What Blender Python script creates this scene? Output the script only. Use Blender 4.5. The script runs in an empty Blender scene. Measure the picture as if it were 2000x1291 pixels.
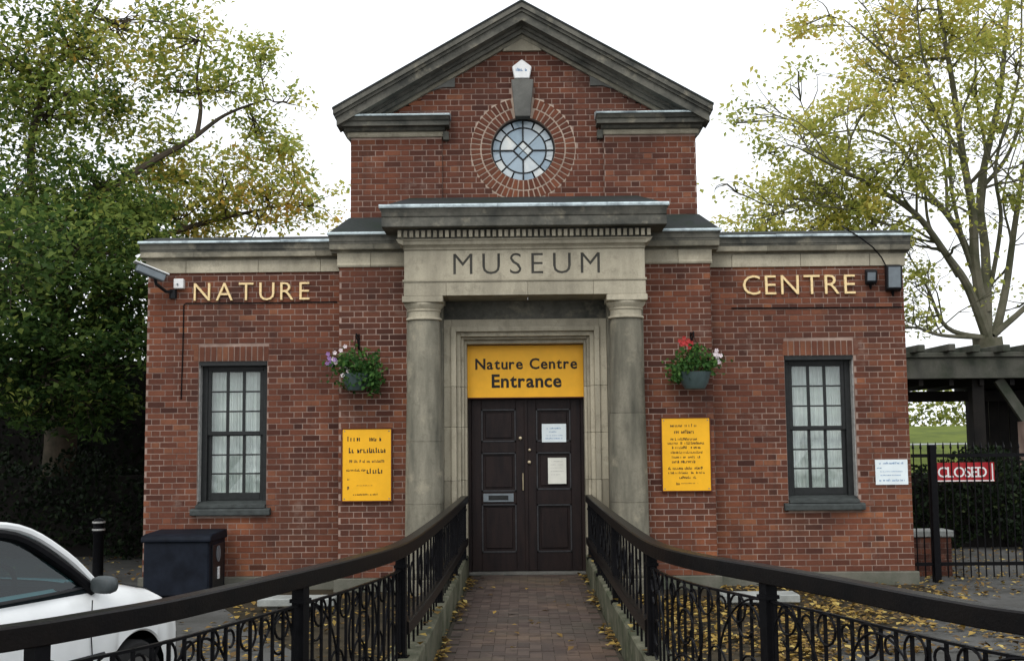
import bpy, bmesh, math, random
import numpy as np
from mathutils import Vector, Matrix

random.seed(7)
RNG = np.random.default_rng(11)
scene = bpy.context.scene
COL = scene.collection
R = math.radians

# ------------------------------------------------------------------ camera
CAM = Vector((-0.03, -15.333, 1.68))
def cam_basis(yaw, pitch, roll):
    cy, sy, cp, sp = math.cos(yaw), math.sin(yaw), math.cos(pitch), math.sin(pitch)
    right = Vector((cy, -sy, 0)); f0 = Vector((sy, cy, 0)); u0 = Vector((0, 0, 1))
    fwd = f0 * cp + u0 * sp; up = u0 * cp - f0 * sp
    cr, sr = math.cos(roll), math.sin(roll)
    return right * cr - up * sr, up * cr + right * sr, fwd
CR, CU, CF = cam_basis(R(-0.52), R(5.5), R(0.54))
cam_data = bpy.data.cameras.new('camera')
cam_data.sensor_width = 36.0
cam_data.lens = 2300 / 2000 * 36.0
cam_data.clip_end = 2000
cam = bpy.data.objects.new('camera', cam_data); COL.objects.link(cam)
m = Matrix.Identity(4)
for i in range(3):
    m[i][0] = CR[i]; m[i][1] = CU[i]; m[i][2] = -CF[i]; m[i][3] = CAM[i]
cam.matrix_world = m
scene.camera = cam

# ------------------------------------------------------------------ world: bright overcast
SUN_EL, SUN_AZ = R(48), R(200)          # azimuth measured from +Y clockwise: behind and left of the camera
world = bpy.data.worlds.new('World'); scene.world = world; world.use_nodes = True
wn = world.node_tree; wn.nodes.clear()
def wnode(t): return wn.nodes.new(t)
out = wnode('ShaderNodeOutputWorld'); bg = wnode('ShaderNodeBackground'); bg.inputs['Strength'].default_value = 0.12
sky = wnode('ShaderNodeTexSky'); sky.sky_type = 'NISHITA'; sky.sun_disc = False
sky.sun_elevation = SUN_EL; sky.sun_rotation = SUN_AZ; sky.dust_density = 4.0
mixw = wnode('ShaderNodeMix'); mixw.data_type = 'RGBA'
tc = wnode('ShaderNodeTexCoord'); nz = wnode('ShaderNodeTexNoise'); nz.inputs['Scale'].default_value = 2.2; nz.inputs['Detail'].default_value = 5
rmp = wnode('ShaderNodeMapRange'); rmp.inputs['From Min'].default_value = 0.3; rmp.inputs['From Max'].default_value = 0.65
rmp.inputs['To Min'].default_value = 0.80; rmp.inputs['To Max'].default_value = 0.98
wn.links.new(tc.outputs['Generated'], nz.inputs['Vector']); wn.links.new(nz.outputs['Fac'], rmp.inputs['Value'])
wn.links.new(rmp.outputs['Result'], mixw.inputs['Factor'])
wn.links.new(sky.outputs['Color'], mixw.inputs[6]); mixw.inputs[7].default_value = (8.8, 9.05, 9.4, 1)
wn.links.new(mixw.outputs[2], bg.inputs['Color']); wn.links.new(bg.outputs['Background'], out.inputs['Surface'])

sun_d = bpy.data.lights.new('sun', 'SUN'); sun_d.energy = 0.7; sun_d.angle = R(18); sun_d.color = (1.0, 0.96, 0.9)
sun = bpy.data.objects.new('sun', sun_d); COL.objects.link(sun)
sd = Vector((math.sin(SUN_AZ) * math.cos(SUN_EL), math.cos(SUN_AZ) * math.cos(SUN_EL), math.sin(SUN_EL)))
sun.rotation_euler = sd.to_track_quat('Z', 'Y').to_euler()
sun.location = (0, -20, 30)
scene.view_settings.view_transform = 'Standard'; scene.view_settings.look = 'None'
scene.view_settings.gamma = 1.0; scene.view_settings.use_curve_mapping = False
scene.view_settings.exposure = 0.5

# ------------------------------------------------------------------ materials
MAT = {}
def new_mat(name):
    mt = bpy.data.materials.new(name); mt.use_nodes = True
    nt = mt.node_tree; b = nt.nodes['Principled BSDF']; MAT[name] = mt
    return mt, nt, b
def ramp(nt, stops):
    r = nt.nodes.new('ShaderNodeValToRGB'); el = r.color_ramp.elements
    while len(el) < len(stops): el.new(0.5)
    for e, (p, c) in zip(el, stops): e.position = p; e.color = (*c, 1)
    return r
def noise(nt, scale, detail=4, rough=0.6, vec=None):
    n = nt.nodes.new('ShaderNodeTexNoise'); n.inputs['Scale'].default_value = scale
    n.inputs['Detail'].default_value = detail; n.inputs['Roughness'].default_value = rough
    if vec is not None: nt.links.new(vec, n.inputs['Vector'])
    return n
def geo_pos(nt):
    g = nt.nodes.new('ShaderNodeNewGeometry'); return g.outputs['Position']
def mixc(nt, fac, a, b, mode='MIX'):
    x = nt.nodes.new('ShaderNodeMix'); x.data_type = 'RGBA'; x.blend_type = mode
    for s, v in ((0, fac), (6, a), (7, b)):
        if isinstance(v, (int, float)): x.inputs[s].default_value = v
        elif isinstance(v, tuple): x.inputs[s].default_value = (*v, 1)
        else: nt.links.new(v, x.inputs[s])
    return x.outputs[2]
def maprange(nt, v, a, b, c, d):
    x = nt.nodes.new('ShaderNodeMapRange')
    for k, val in (('From Min', a), ('From Max', b), ('To Min', c), ('To Max', d)): x.inputs[k].default_value = val
    nt.links.new(v, x.inputs['Value']); return x.outputs['Result']
def bump(nt, b, h, strength=0.3, dist=0.01):
    x = nt.nodes.new('ShaderNodeBump'); x.inputs['Strength'].default_value = strength; x.inputs['Distance'].default_value = dist
    nt.links.new(h, x.inputs['Height']); nt.links.new(x.outputs['Normal'], b.inputs['Normal'])
def stained(name, base, dark, rough=0.85, scale=1.5, lo=0.42, hi=0.68, fine=30, streak=False, spec=0.3, bumps=0.3, light=None, vary=0.0):
    mt, nt, b = new_mat(name); pos = geo_pos(nt)
    v = pos
    if streak:
        mp = nt.nodes.new('ShaderNodeMapping'); mp.inputs['Scale'].default_value = (2.6, 2.6, 0.5); nt.links.new(pos, mp.inputs['Vector']); v = mp.outputs['Vector']
    n1 = noise(nt, scale, 6, 0.65, v); n2 = noise(nt, fine, 4, 0.7, pos)
    c = mixc(nt, maprange(nt, n1.outputs['Fac'], lo, hi, 0, 1), base, dark)
    if light:
        n3 = noise(nt, scale * 2.3, 5, 0.6, pos)
        c = mixc(nt, maprange(nt, n3.outputs['Fac'], 0.56, 0.72, 0, 0.8), c, light)
    c2 = mixc(nt, maprange(nt, n2.outputs['Fac'], 0.3, 0.75, 0.0, 0.55), c, tuple(x * 0.55 for x in base))
    if vary:
        oi = nt.nodes.new('ShaderNodeObjectInfo'); cb = nt.nodes.new('ShaderNodeCombineColor')
        g_ = maprange(nt, oi.outputs['Random'], 0, 1, 1 - vary, 1 + vary * 0.5)
        for k_ in ('Red', 'Green', 'Blue'): nt.links.new(g_, cb.inputs[k_])
        c2 = mixc(nt, 1.0, c2, cb.outputs['Color'], 'MULTIPLY')
        n5 = noise(nt, 7.0, 6, 0.75, pos); c2 = mixc(nt, maprange(nt, n5.outputs['Fac'], 0.52, 0.70, 0, 0.6), c2, tuple(x * 0.38 for x in base))
    nt.links.new(c2, b.inputs['Base Color']); b.inputs['Roughness'].default_value = rough
    b.inputs['Specular IOR Level'].default_value = spec
    if bumps: bump(nt, b, n2.outputs['Fac'], bumps, 0.006)
    return mt
def plain(name, col, rough=0.6, metal=0.0, spec=0.5, var=0.25, scale=14, emit=None):
    mt, nt, b = new_mat(name)
    n = noise(nt, scale, 4, 0.6, geo_pos(nt))
    c = mixc(nt, maprange(nt, n.outputs['Fac'], 0.3, 0.7, 0, 1), tuple(x * (1 - var) for x in col), tuple(min(1, x * (1 + var * 0.5)) for x in col))
    nt.links.new(c, b.inputs['Base Color']); b.inputs['Roughness'].default_value = rough
    b.inputs['Metallic'].default_value = metal; b.inputs['Specular IOR Level'].default_value = spec
    return mt
def toned(name, stops, rough=0.9, attr='tone', grime=None, bumps=0.25, spec=0.25):
    mt, nt, b = new_mat(name); pos = geo_pos(nt)
    a = nt.nodes.new('ShaderNodeAttribute'); a.attribute_name = attr
    r = ramp(nt, stops); nt.links.new(a.outputs['Fac'], r.inputs['Fac']); c = r.outputs['Color']
    n2 = noise(nt, 45, 4, 0.7, pos)
    c = mixc(nt, maprange(nt, n2.outputs['Fac'], 0.3, 0.75, 0.0, 0.5), c, mixc(nt, 1.0, c, (0.55, 0.5, 0.5), 'MULTIPLY'))
    if grime:
        n1 = noise(nt, 0.9, 6, 0.65, pos)
        c = mixc(nt, maprange(nt, n1.outputs['Fac'], 0.42, 0.68, 0.0, 0.75), c, grime)
        n4 = noise(nt, 0.7, 5, 0.6, pos); c = mixc(nt, maprange(nt, n4.outputs['Fac'], 0.50, 0.70, 0.0, 0.7), c, mixc(nt, 1.0, c, (1.65, 1.5, 1.2), 'MULTIPLY'))
        n6 = noise(nt, 1.9, 6, 0.7, pos); c = mixc(nt, maprange(nt, n6.outputs['Fac'], 0.60, 0.74, 0.0, 0.45), c, (0.30, 0.22, 0.18))
        mp = nt.nodes.new('ShaderNodeMapping'); mp.inputs['Scale'].default_value = (3.2, 3.2, 0.35); nt.links.new(pos, mp.inputs['Vector'])
        n7 = noise(nt, 1.3, 6, 0.7, mp.outputs['Vector']); c = mixc(nt, maprange(nt, n7.outputs['Fac'], 0.56, 0.72, 0.0, 0.6), c, (0.045, 0.030, 0.026))
    nt.links.new(c, b.inputs['Base Color']); b.inputs['Roughness'].default_value = rough; b.inputs['Specular IOR Level'].default_value = spec
    if bumps: bump(nt, b, n2.outputs['Fac'], bumps, 0.004)
    return mt

toned('brick', [(0.0, (0.052, 0.025, 0.021)), (0.22, (0.098, 0.040, 0.029)), (0.5, (0.154, 0.059, 0.038)), (0.75, (0.205, 0.080, 0.048)), (1.0, (0.28, 0.122, 0.066))], grime=(0.072, 0.036, 0.028), spec=0.06)
stained('mortar', (0.43, 0.315, 0.26), (0.14, 0.09, 0.075), scale=1.6, fine=9, lo=0.38, hi=0.66, spec=0.05)
stained('stone', (0.50, 0.455, 0.345), (0.23, 0.21, 0.16), scale=1.1, fine=55, streak=True, lo=0.42, hi=0.78, light=(0.58, 0.53, 0.41), spec=0.1, vary=0.25)
stained('stone_column', (0.285, 0.265, 0.205), (0.085, 0.085, 0.068), scale=1.7, fine=45, streak=True, lo=0.38, hi=0.68, light=(0.38, 0.345, 0.255), spec=0.08, vary=0.2, bumps=0.5)
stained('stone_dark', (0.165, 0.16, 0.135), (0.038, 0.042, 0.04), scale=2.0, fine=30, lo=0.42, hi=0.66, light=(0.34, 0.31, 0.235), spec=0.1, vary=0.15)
stained('stone_mixed', (0.30, 0.275, 0.21), (0.06, 0.063, 0.055), scale=1.6, fine=35, lo=0.40, hi=0.66, light=(0.42, 0.38, 0.29), spec=0.1, vary=0.3)
stained('stone_grey', (0.17, 0.17, 0.155), (0.08, 0.08, 0.075), scale=2, fine=60, spec=0.08)
stained('plinth_stone', (0.17, 0.165, 0.135), (0.07, 0.085, 0.06), scale=1.6, fine=40, spec=0.08)
stained('kerb_stone', (0.165, 0.16, 0.115), (0.05, 0.06, 0.035), scale=2.4, fine=40, lo=0.38, hi=0.62, light=(0.26, 0.24, 0.18), spec=0.06, vary=0.25)
stained('pale_slab', (0.36, 0.38, 0.36), (0.17, 0.18, 0.17), scale=2.5, fine=50)
stained('slate', (0.045, 0.048, 0.05), (0.03, 0.042, 0.03), scale=2, fine=30, rough=0.8, spec=0.1)
stained('lead', (0.56, 0.66, 0.68), (0.16, 0.20, 0.22), scale=4.5, fine=25, rough=0.5, spec=0.4, lo=0.45, hi=0.65)  # lead with patches; the sky's glint is put into the pale blue base
plain('iron', (0.006, 0.006, 0.007), 0.4, 0.0, 0.07, 0.3, 20)
stained('rail_timber', (0.009, 0.0075, 0.007), (0.005, 0.005, 0.0055), rough=0.3, scale=6, fine=60, spec=0.1, bumps=0.25)
stained('door_wood', (0.024, 0.016, 0.015), (0.011, 0.009, 0.010), rough=0.5, scale=4, fine=50, streak=True, spec=0.15, bumps=0.2)
plain('paint_dark', (0.020, 0.022, 0.022), 0.45, 0, 0.25, 0.35, 18)
plain('door_trim', (0.040, 0.040, 0.043), 0.5, 0, 0.25, 0.4, 18)
plain('paint_pale', (0.42, 0.42, 0.40), 0.7, 0, 0.3, 0.4, 25)
plain('sill_paint', (0.060, 0.068, 0.066), 0.65, 0, 0.15, 0.4, 12)
plain('gold', (0.88, 0.66, 0.33), 0.45, 0.0, 0.5, 0.25, 40)
plain('sign_yellow', (0.90, 0.46, 0.006), 0.5, 0, 0.4, 0.08, 6)
plain('sign_yellow_deep', (0.92, 0.46, 0.012), 0.5, 0, 0.4, 0.08, 6)
plain('ink', (0.02, 0.016, 0.012), 0.6, 0, 0.3, 0.2)
plain('ink_soft', (0.12, 0.07, 0.02), 0.6, 0, 0.3, 0.2)
plain('ink_blue', (0.12, 0.25, 0.45), 0.6, 0, 0.3, 0.2)
plain('sign_edge', (0.10, 0.025, 0.012), 0.6, 0, 0.3, 0.2)
plain('paper', (0.74, 0.82, 0.84), 0.6, 0, 0.3, 0.1, 5)
plain('paper_cream', (0.74, 0.74, 0.66), 0.6, 0, 0.3, 0.1, 5)
plain('white_plastic', (0.78, 0.79, 0.78), 0.4, 0, 0.5, 0.1)
plain('grey_plastic', (0.16, 0.19, 0.21), 0.45, 0, 0.5, 0.2)
plain('mirror_grey', (0.055, 0.065, 0.068), 0.5, 0, 0.25, 0.3)
plain('lamp_glass', (0.10, 0.13, 0.15), 0.18, 0, 0.6, 0.2)
plain('black_plastic', (0.012, 0.013, 0.015), 0.4, 0, 0.2, 0.2)
plain('navy_steel', (0.010, 0.013, 0.020), 0.6, 0, 0.10, 0.5, 5)
plain('brass', (0.5, 0.42, 0.28), 0.35, 0.8, 0.5, 0.2)
plain('sign_red', (0.36, 0.008, 0.014), 0.5, 0, 0.4, 0.15)
plain('car_white', (0.80, 0.82, 0.81), 0.22, 0, 0.6, 0.10, 2.2)
plain('rubber', (0.02, 0.02, 0.02), 0.8, 0, 0.3, 0.2)
plain('rim_metal', (0.22, 0.22, 0.22), 0.45, 0.7, 0.5, 0.1)
plain('interior', (0.012, 0.016, 0.018), 0.8, 0, 0.05, 0.3)
plain('tub_green', (0.055, 0.085, 0.085), 0.5, 0, 0.5, 0.25)
plain('flower_red', (0.45, 0.02, 0.02), 0.6)
plain('flower_purple', (0.30, 0.16, 0.40), 0.6)
plain('flower_white', (0.75, 0.65, 0.68), 0.6)
stained('bark', (0.095, 0.075, 0.055), (0.03, 0.032, 0.022), scale=3, fine=25, spec=0.08)
stained('bark_mossy', (0.155, 0.145, 0.105), (0.06, 0.07, 0.036), scale=2.2, fine=25, spec=0.08)
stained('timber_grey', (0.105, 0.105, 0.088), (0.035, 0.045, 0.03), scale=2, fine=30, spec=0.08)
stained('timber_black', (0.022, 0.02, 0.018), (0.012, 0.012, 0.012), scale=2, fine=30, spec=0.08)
stained('asphalt', (0.105, 0.105, 0.10), (0.05, 0.05, 0.044), scale=0.7, fine=90, rough=0.9, spec=0.08)
stained('soil', (0.055, 0.045, 0.03), (0.028, 0.026, 0.018), scale=2, fine=40, rough=0.95, spec=0.08)
stained('grass_bank', (0.15, 0.185, 0.04), (0.07, 0.095, 0.03), scale=0.9, fine=40, rough=0.95, spec=0.08)
stained('dirt', (0.075, 0.065, 0.05), (0.04, 0.038, 0.028), scale=4, fine=60, rough=0.95, spec=0.08)
toned('paver', [(0, (0.072, 0.056, 0.050)), (0.5, (0.098, 0.074, 0.064)), (1, (0.125, 0.095, 0.08))], grime=(0.075, 0.068, 0.056), bumps=0.4, spec=0.1)
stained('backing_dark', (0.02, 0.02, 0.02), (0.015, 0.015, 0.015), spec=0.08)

def leafmat(name, stops, trans=0.35):
    mt, nt, b = new_mat(name)
    a = nt.nodes.new('ShaderNodeAttribute'); a.attribute_name = 'tone'
    r = ramp(nt, stops); nt.links.new(a.outputs['Fac'], r.inputs['Fac'])
    nt.links.new(r.outputs['Color'], b.inputs['Base Color']); b.inputs['Roughness'].default_value = 0.55; b.inputs['Specular IOR Level'].default_value = 0.12
    t = nt.nodes.new('ShaderNodeBsdfTranslucent'); nt.links.new(r.outputs['Color'], t.inputs['Color'])
    mx = nt.nodes.new('ShaderNodeMixShader'); mx.inputs[0].default_value = trans
    nt.links.new(b.outputs[0], mx.inputs[1]); nt.links.new(t.outputs[0], mx.inputs[2])
    nt.links.new(mx.outputs[0], nt.nodes['Material Output'].inputs['Surface'])
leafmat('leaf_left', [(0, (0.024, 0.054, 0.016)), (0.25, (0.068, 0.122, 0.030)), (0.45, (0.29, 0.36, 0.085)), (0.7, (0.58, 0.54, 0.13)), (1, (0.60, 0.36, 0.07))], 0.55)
leafmat('leaf_right', [(0, (0.13, 0.16, 0.05)), (0.35, (0.32, 0.36, 0.085)), (0.7, (0.56, 0.53, 0.13)), (1, (0.60, 0.44, 0.10))], 0.58)
leafmat('leaf_dark', [(0, (0.006, 0.011, 0.005)), (0.6, (0.014, 0.026, 0.010)), (1, (0.05, 0.065, 0.02))], 0.15)  # near-black greens: the shade under the left tree is put into the colour
leafmat('leaf_basket', [(0, (0.02, 0.055, 0.015)), (0.6, (0.05, 0.13, 0.03)), (1, (0.12, 0.22, 0.05))])
leafmat('leaf_fallen', [(0, (0.045, 0.03, 0.015)), (0.35, (0.14, 0.085, 0.03)), (0.7, (0.32, 0.21, 0.05)), (1, (0.46, 0.36, 0.12))], 0.1)

def glassmat(name, tint, refl=0.25, rough=0.05, dark=0.35):
    mt, nt, b = new_mat(name); nt.nodes.remove(b)
    tr = nt.nodes.new('ShaderNodeBsdfTransparent'); tr.inputs['Color'].default_value = (*tint, 1)
    gl = nt.nodes.new('ShaderNodeBsdfGlossy'); gl.inputs['Roughness'].default_value = rough; gl.inputs['Color'].default_value = (0.9, 0.95, 0.95, 1)
    n = noise(nt, 3.0, 2, 0.5, geo_pos(nt)); bp = nt.nodes.new('ShaderNodeBump'); bp.inputs['Strength'].default_value = 0.12; bp.inputs['Distance'].default_value = 0.02
    nt.links.new(n.outputs['Fac'], bp.inputs['Height']); nt.links.new(bp.outputs['Normal'], gl.inputs['Normal'])
    mx = nt.nodes.new('ShaderNodeMixShader'); mx.inputs[0].default_value = refl
    nt.links.new(tr.outputs[0], mx.inputs[1]); nt.links.new(gl.outputs[0], mx.inputs[2])
    nt.links.new(mx.outputs[0], nt.nodes['Material Output'].inputs['Surface'])
glassmat('window_glass', (0.90, 0.93, 0.91), 0.10)
glassmat('car_glass', (0.20, 0.34, 0.36), 0.055, 0.03)
def leaded():
    mt, nt, b = new_mat('leaded_glass')
    a = nt.nodes.new('ShaderNodeAttribute'); a.attribute_name = 'tone'
    r = ramp(nt, [(0, (0.16, 0.25, 0.32)), (0.4, (0.27, 0.35, 0.41)), (0.7, (0.44, 0.51, 0.55)), (1, (0.72, 0.72, 0.66))])
    nt.links.new(a.outputs['Fac'], r.inputs['Fac']); n = noise(nt, 9, 3, 0.6, geo_pos(nt))
    c = mixc(nt, maprange(nt, n.outputs['Fac'], 0.3, 0.7, 0, 0.5), r.outputs['Color'], (0.30, 0.40, 0.47))
    nt.links.new(c, b.inputs['Base Color']); b.inputs['Roughness'].default_value = 0.18; b.inputs['Specular IOR Level'].default_value = 0.6
    bump(nt, b, n.outputs['Fac'], 0.2, 0.01)
leaded()
def curtain():
    mt, nt, b = new_mat('blind_cloth')
    n = noise(nt, 3.5, 3, 0.6, geo_pos(nt))
    c = mixc(nt, maprange(nt, n.outputs['Fac'], 0.35, 0.65, 0, 1), (0.62, 0.68, 0.65), (0.80, 0.85, 0.83))
    nt.links.new(c, b.inputs['Base Color']); b.inputs['Roughness'].default_value = 0.9
curtain()

# ------------------------------------------------------------------ object helpers
def tag(o, label=None, cat=None, group=None, kind=None):
    if label: o['label'] = label
    if cat: o['category'] = cat
    if group: o['group'] = group
    if kind: o['kind'] = kind
    return o
def empty(name, loc=(0, 0, 0), label=None, cat=None, group=None, parent=None, rz=0.0):
    o = bpy.data.objects.new(name, None); COL.objects.link(o); o.location = loc; o.rotation_euler = (0, 0, rz)
    o.empty_display_size = 0.1
    if parent: o.parent = parent
    return tag(o, label, cat, group)
def link(name, me, parent=None, loc=None):
    o = bpy.data.objects.new(name, me); COL.objects.link(o)
    if parent is not None:
        o.parent = parent
        if loc is None:     # geometry given in world coordinates: cancel the chain of parent offsets
            p = Vector((0, 0, 0)); q = parent
            while q is not None: p += Vector(q.location); q = q.parent
            o.location = -p
    if loc is not None: o.location = loc
    return o
class MB:
    def __init__(s): s.v = []; s.f = []; s.t = []
    def add(s, vs, fs, tone=0.5):
        b = len(s.v); s.v += [tuple(p) for p in vs]; s.f += [tuple(b + i for i in f) for f in fs]; s.t += [tone] * len(vs)
        return s
    def box(s, x0, x1, y0, y1, z0, z1, tone=0.5, skip=()):
        vs = [(x0, y0, z0), (x1, y0, z0), (x1, y1, z0), (x0, y1, z0), (x0, y0, z1), (x1, y0, z1), (x1, y1, z1), (x0, y1, z1)]
        fs = {'b': (0, 3, 2, 1), 't': (4, 5, 6, 7), 'f': (0, 1, 5, 4), 'k': (2, 3, 7, 6), 'l': (3, 0, 4, 7), 'r': (1, 2, 6, 5)}
        return s.add(vs, [fs[k] for k in fs if k not in skip], tone)
    def prism(s, poly, y0, y1, tone=0.5):       # polygon in (x, z), counter-clockwise seen from -Y
        n = len(poly)
        vs = [(x, y0, z) for x, z in poly] + [(x, y1, z) for x, z in poly]
        fs = [tuple(range(n)), tuple(range(2 * n - 1, n - 1, -1))]
        for i in range(n):
            j = (i + 1) % n; fs.append((j, i, n + i, n + j))
        return s.add(vs, fs, tone)
    def extr(s, prof, x0, x1, m0=0.0, m1=0.0, tone=0.5):
        """profile of (y, z), extruded along x; m0/m1: mitre factor (x grows with -y)"""
        n = len(prof)
        vs = [(x0 + m0 * y, y, z) for y, z in prof] + [(x1 - m1 * y, y, z) for y, z in prof]
        fs = [tuple(range(n)), tuple(range(2 * n - 1, n - 1, -1))]
        for i in range(n):
            j = (i + 1) % n; fs.append((j, i, n + i, n + j))
        return s.add(vs, fs, tone)
    def lathe(s, prof, cx, cy, n=24, tone=0.5, cap=True):
        vs = []
        for r, z in prof:
            for k in range(n):
                a = 2 * math.pi * k / n; vs.append((cx + r * math.cos(a), cy + r * math.sin(a), z))
        fs = []
        for i in range(len(prof) - 1):
            for k in range(n):
                k2 = (k + 1) % n; fs.append((i * n + k, i * n + k2, (i + 1) * n + k2, (i + 1) * n + k))
        if cap: fs.append(tuple(range(n - 1, -1, -1))); fs.append(tuple((len(prof) - 1) * n + k for k in range(n)))
        return s.add(vs, fs, tone)
    def tube(s, pts, rad, n=6, tone=0.5, cap=True):
        pts = [Vector(p) for p in pts]
        if isinstance(rad, (int, float)): rad = [rad] * len(pts)
        vs = []; prev = None
        for i, p in enumerate(pts):
            d = (pts[min(i + 1, len(pts) - 1)] - pts[max(i - 1, 0)])
            if d.length < 1e-9: d = Vector((0, 0, 1))
            d.normalize()
            if prev is None:
                a = d.cross(Vector((0, 0, 1)))
                if a.length < 0.05: a = d.cross(Vector((0, 1, 0)))
                a.normalize()
            else:
                a = prev - d * prev.dot(d); a.normalize()
            prev = a; b = d.cross(a)
            for k in range(n):
                t = 2 * math.pi * (k + 0.5) / n; vs.append(p + (a * math.cos(t) + b * math.sin(t)) * rad[i])
        fs = []
        for i in range(len(pts) - 1):
            for k in range(n):
                k2 = (k + 1) % n; fs.append((i * n + k, i * n + k2, (i + 1) * n + k2, (i + 1) * n + k))
        if cap: fs.append(tuple(range(n - 1, -1, -1))); fs.append(tuple((len(pts) - 1) * n + k for k in range(n)))
        return s.add(vs, fs, tone)
    def sweep(s, pts, sec, tone=0.5):
        """sweep a (side, up) section along a path, up = +Z"""
        pts = [Vector(p) for p in pts]; n = len(sec); vs = []
        for i, p in enumerate(pts):
            d = pts[min(i + 1, len(pts) - 1)] - pts[max(i - 1, 0)]; d.z = 0; d.normalize()
            sd_ = Vector((d.y, -d.x, 0))
            for a, b in sec: vs.append(p + sd_ * a + Vector((0, 0, b)))
        fs = []
        for i in range(len(pts) - 1):
            for k in range(n):
                k2 = (k + 1) % n; fs.append((i * n + k, (i + 1) * n + k, (i + 1) * n + k2, i * n + k2))
        fs.append(tuple(range(n))); fs.append(tuple((len(pts) - 1) * n + k for k in range(n - 1, -1, -1)))
        return s.add(vs, fs, tone)
    def mesh(s, name, mat, smooth=False, bevel=0.0):
        me = bpy.data.meshes.new(name); me.from_pydata([tuple(p) for p in s.v], [], s.f); me.update()
        at = me.attributes.new('tone', 'FLOAT', 'POINT'); at.data.foreach_set('value', s.t)
        bm = bmesh.new(); bm.from_mesh(me); bmesh.ops.recalc_face_normals(bm, faces=bm.faces)
        if bevel:
            es = [e for e in bm.edges if len(e.link_faces) == 2 and e.calc_face_angle(0) > 0.5]
            bmesh.ops.bevel(bm, geom=es, offset=bevel, segments=1, affect='EDGES', clamp_overlap=True)
        bm.to_mesh(me); bm.free()
        me.materials.append(MAT[mat])
        if smooth:
            me.polygons.foreach_set('use_smooth', [True] * len(me.polygons))
            if hasattr(me, 'set_sharp_from_angle'): me.set_sharp_from_angle(angle=R(40))
        return me
    def obj(s, name, mat, parent=None, label=None, cat=None, group=None, kind=None, smooth=False, bevel=0.0, loc=None):
        return tag(link(name, s.mesh(name, mat, smooth, bevel), parent, loc), label, cat, group, kind)

def spline(pts, n=8):
    pts = [Vector(p) for p in pts]; o = []
    for i in range(len(pts) - 1):
        p0, p1, p2, p3 = pts[max(i - 1, 0)], pts[i], pts[i + 1], pts[min(i + 2, len(pts) - 1)]
        for k in range(n):
            t = k / n
            o.append(0.5 * ((2 * p1) + (p2 - p0) * t + (2 * p0 - 5 * p1 + 4 * p2 - p3) * t * t + (3 * p1 - p0 - 3 * p2 + p3) * t ** 3))
    o.append(pts[-1]); return o

def leaf_mesh(name, P, size, tone, mat, flat=0.0, aspect=0.62):
    """many folded diamond leaves; P (n,3), size (n,), tone (n,)"""
    n = len(P)
    d = RNG.normal(size=(n, 3)); d[:, 2] -= 0.25
    if flat > 0: d[:, 2] *= (1 - flat)
    d /= np.linalg.norm(d, axis=1)[:, None]
    q = RNG.normal(size=(n, 3)); 
    if flat > 0: q = np.tile(np.array([[0, 0, 1.0]]), (n, 1)) + q * (1 - flat) * 0.6
    sd_ = np.cross(d, q); sd_ /= (np.linalg.norm(sd_, axis=1)[:, None] + 1e-9)
    up = np.cross(sd_, d)
    L = size[:, None]
    V = np.empty((n, 4, 3)); V[:, 0] = P - d * L * 0.5; V[:, 2] = P + d * L * 0.5
    V[:, 1] = P + sd_ * L * aspect * 0.5 + up * L * 0.12 - d * L * 0.05; V[:, 3] = P - sd_ * L * aspect * 0.5 + up * L * 0.12 - d * L * 0.05
    me = bpy.data.meshes.new(name)
    me.vertices.add(n * 4); me.vertices.foreach_set('co', V.reshape(-1).astype(np.float32))
    base = (np.arange(n) * 4)[:, None]
    tri = np.concatenate([base + np.array([[0, 1, 2]]), base + np.array([[0, 2, 3]])], axis=1).reshape(-1)
    me.loops.add(n * 6); me.loops.foreach_set('vertex_index', tri.astype(np.int32))
    me.polygons.add(n * 2); me.polygons.foreach_set('loop_start', (np.arange(n * 2) * 3).astype(np.int32))
    me.update(calc_edges=True); 
    at = me.attributes.new('tone', 'FLOAT', 'POINT'); at.data.foreach_set('value', np.repeat(np.clip(tone, 0, 1), 4).astype(np.float32))
    me.materials.append(MAT[mat]); me.validate()
    return me

def text_mesh(txt, bold=0.0, extr=0.004):
    cu = bpy.data.curves.new('t', 'FONT'); cu.body = txt; cu.size = 1.0; cu.offset = bold; cu.extrude = extr; cu.resolution_u = 3
    o = bpy.data.objects.new('t', cu); COL.objects.link(o)
    dg = bpy.context.evaluated_depsgraph_get(); dg.update()
    me = bpy.data.meshes.new_from_object(o.evaluated_get(dg)); bpy.data.objects.remove(o); bpy.data.curves.remove(cu)
    return me
CAPH = None
def letters(txt, x0, x1, zb, cap, y, mat, parent, bold=0.0, depth=0.012, name='letter', wide=1.0, roll=0.0):
    """stand letters as separate meshes between x0 and x1 on baseline zb; front faces -Y"""
    global CAPH
    if CAPH is None:
        t = text_mesh('E'); ys = [v.co.y for v in t.vertices]; CAPH = (min(ys), max(ys))
    k = cap / (CAPH[1] - CAPH[0])
    ms = []; adv = []
    for ch in txt:
        if ch == ' ': ms.append(None); adv.append(0.28 * k * wide); continue
        t = text_mesh(ch, bold); xs = [v.co.x for v in t.vertices]; ms.append((t, min(xs), max(xs))); adv.append((max(xs) - min(xs)) * k * wide)
    gap = ((x1 - x0) - sum(adv)) / max(1, len(txt) - 1)
    x = x0; res = []
    for it, a in zip(ms, adv):
        if it:
            t, xa, xb = it
            for v in t.vertices:
                px, py, pz = v.co
                v.co = (x + (px - xa) * k * wide, y - (0.5 + pz / 0.008) * depth, zb + (py - CAPH[0]) * k)
            t.materials.clear(); t.materials.append(MAT[mat]); t.name = name
            res.append(link(name, t, parent))
        x += a + gap
    return res
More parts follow.
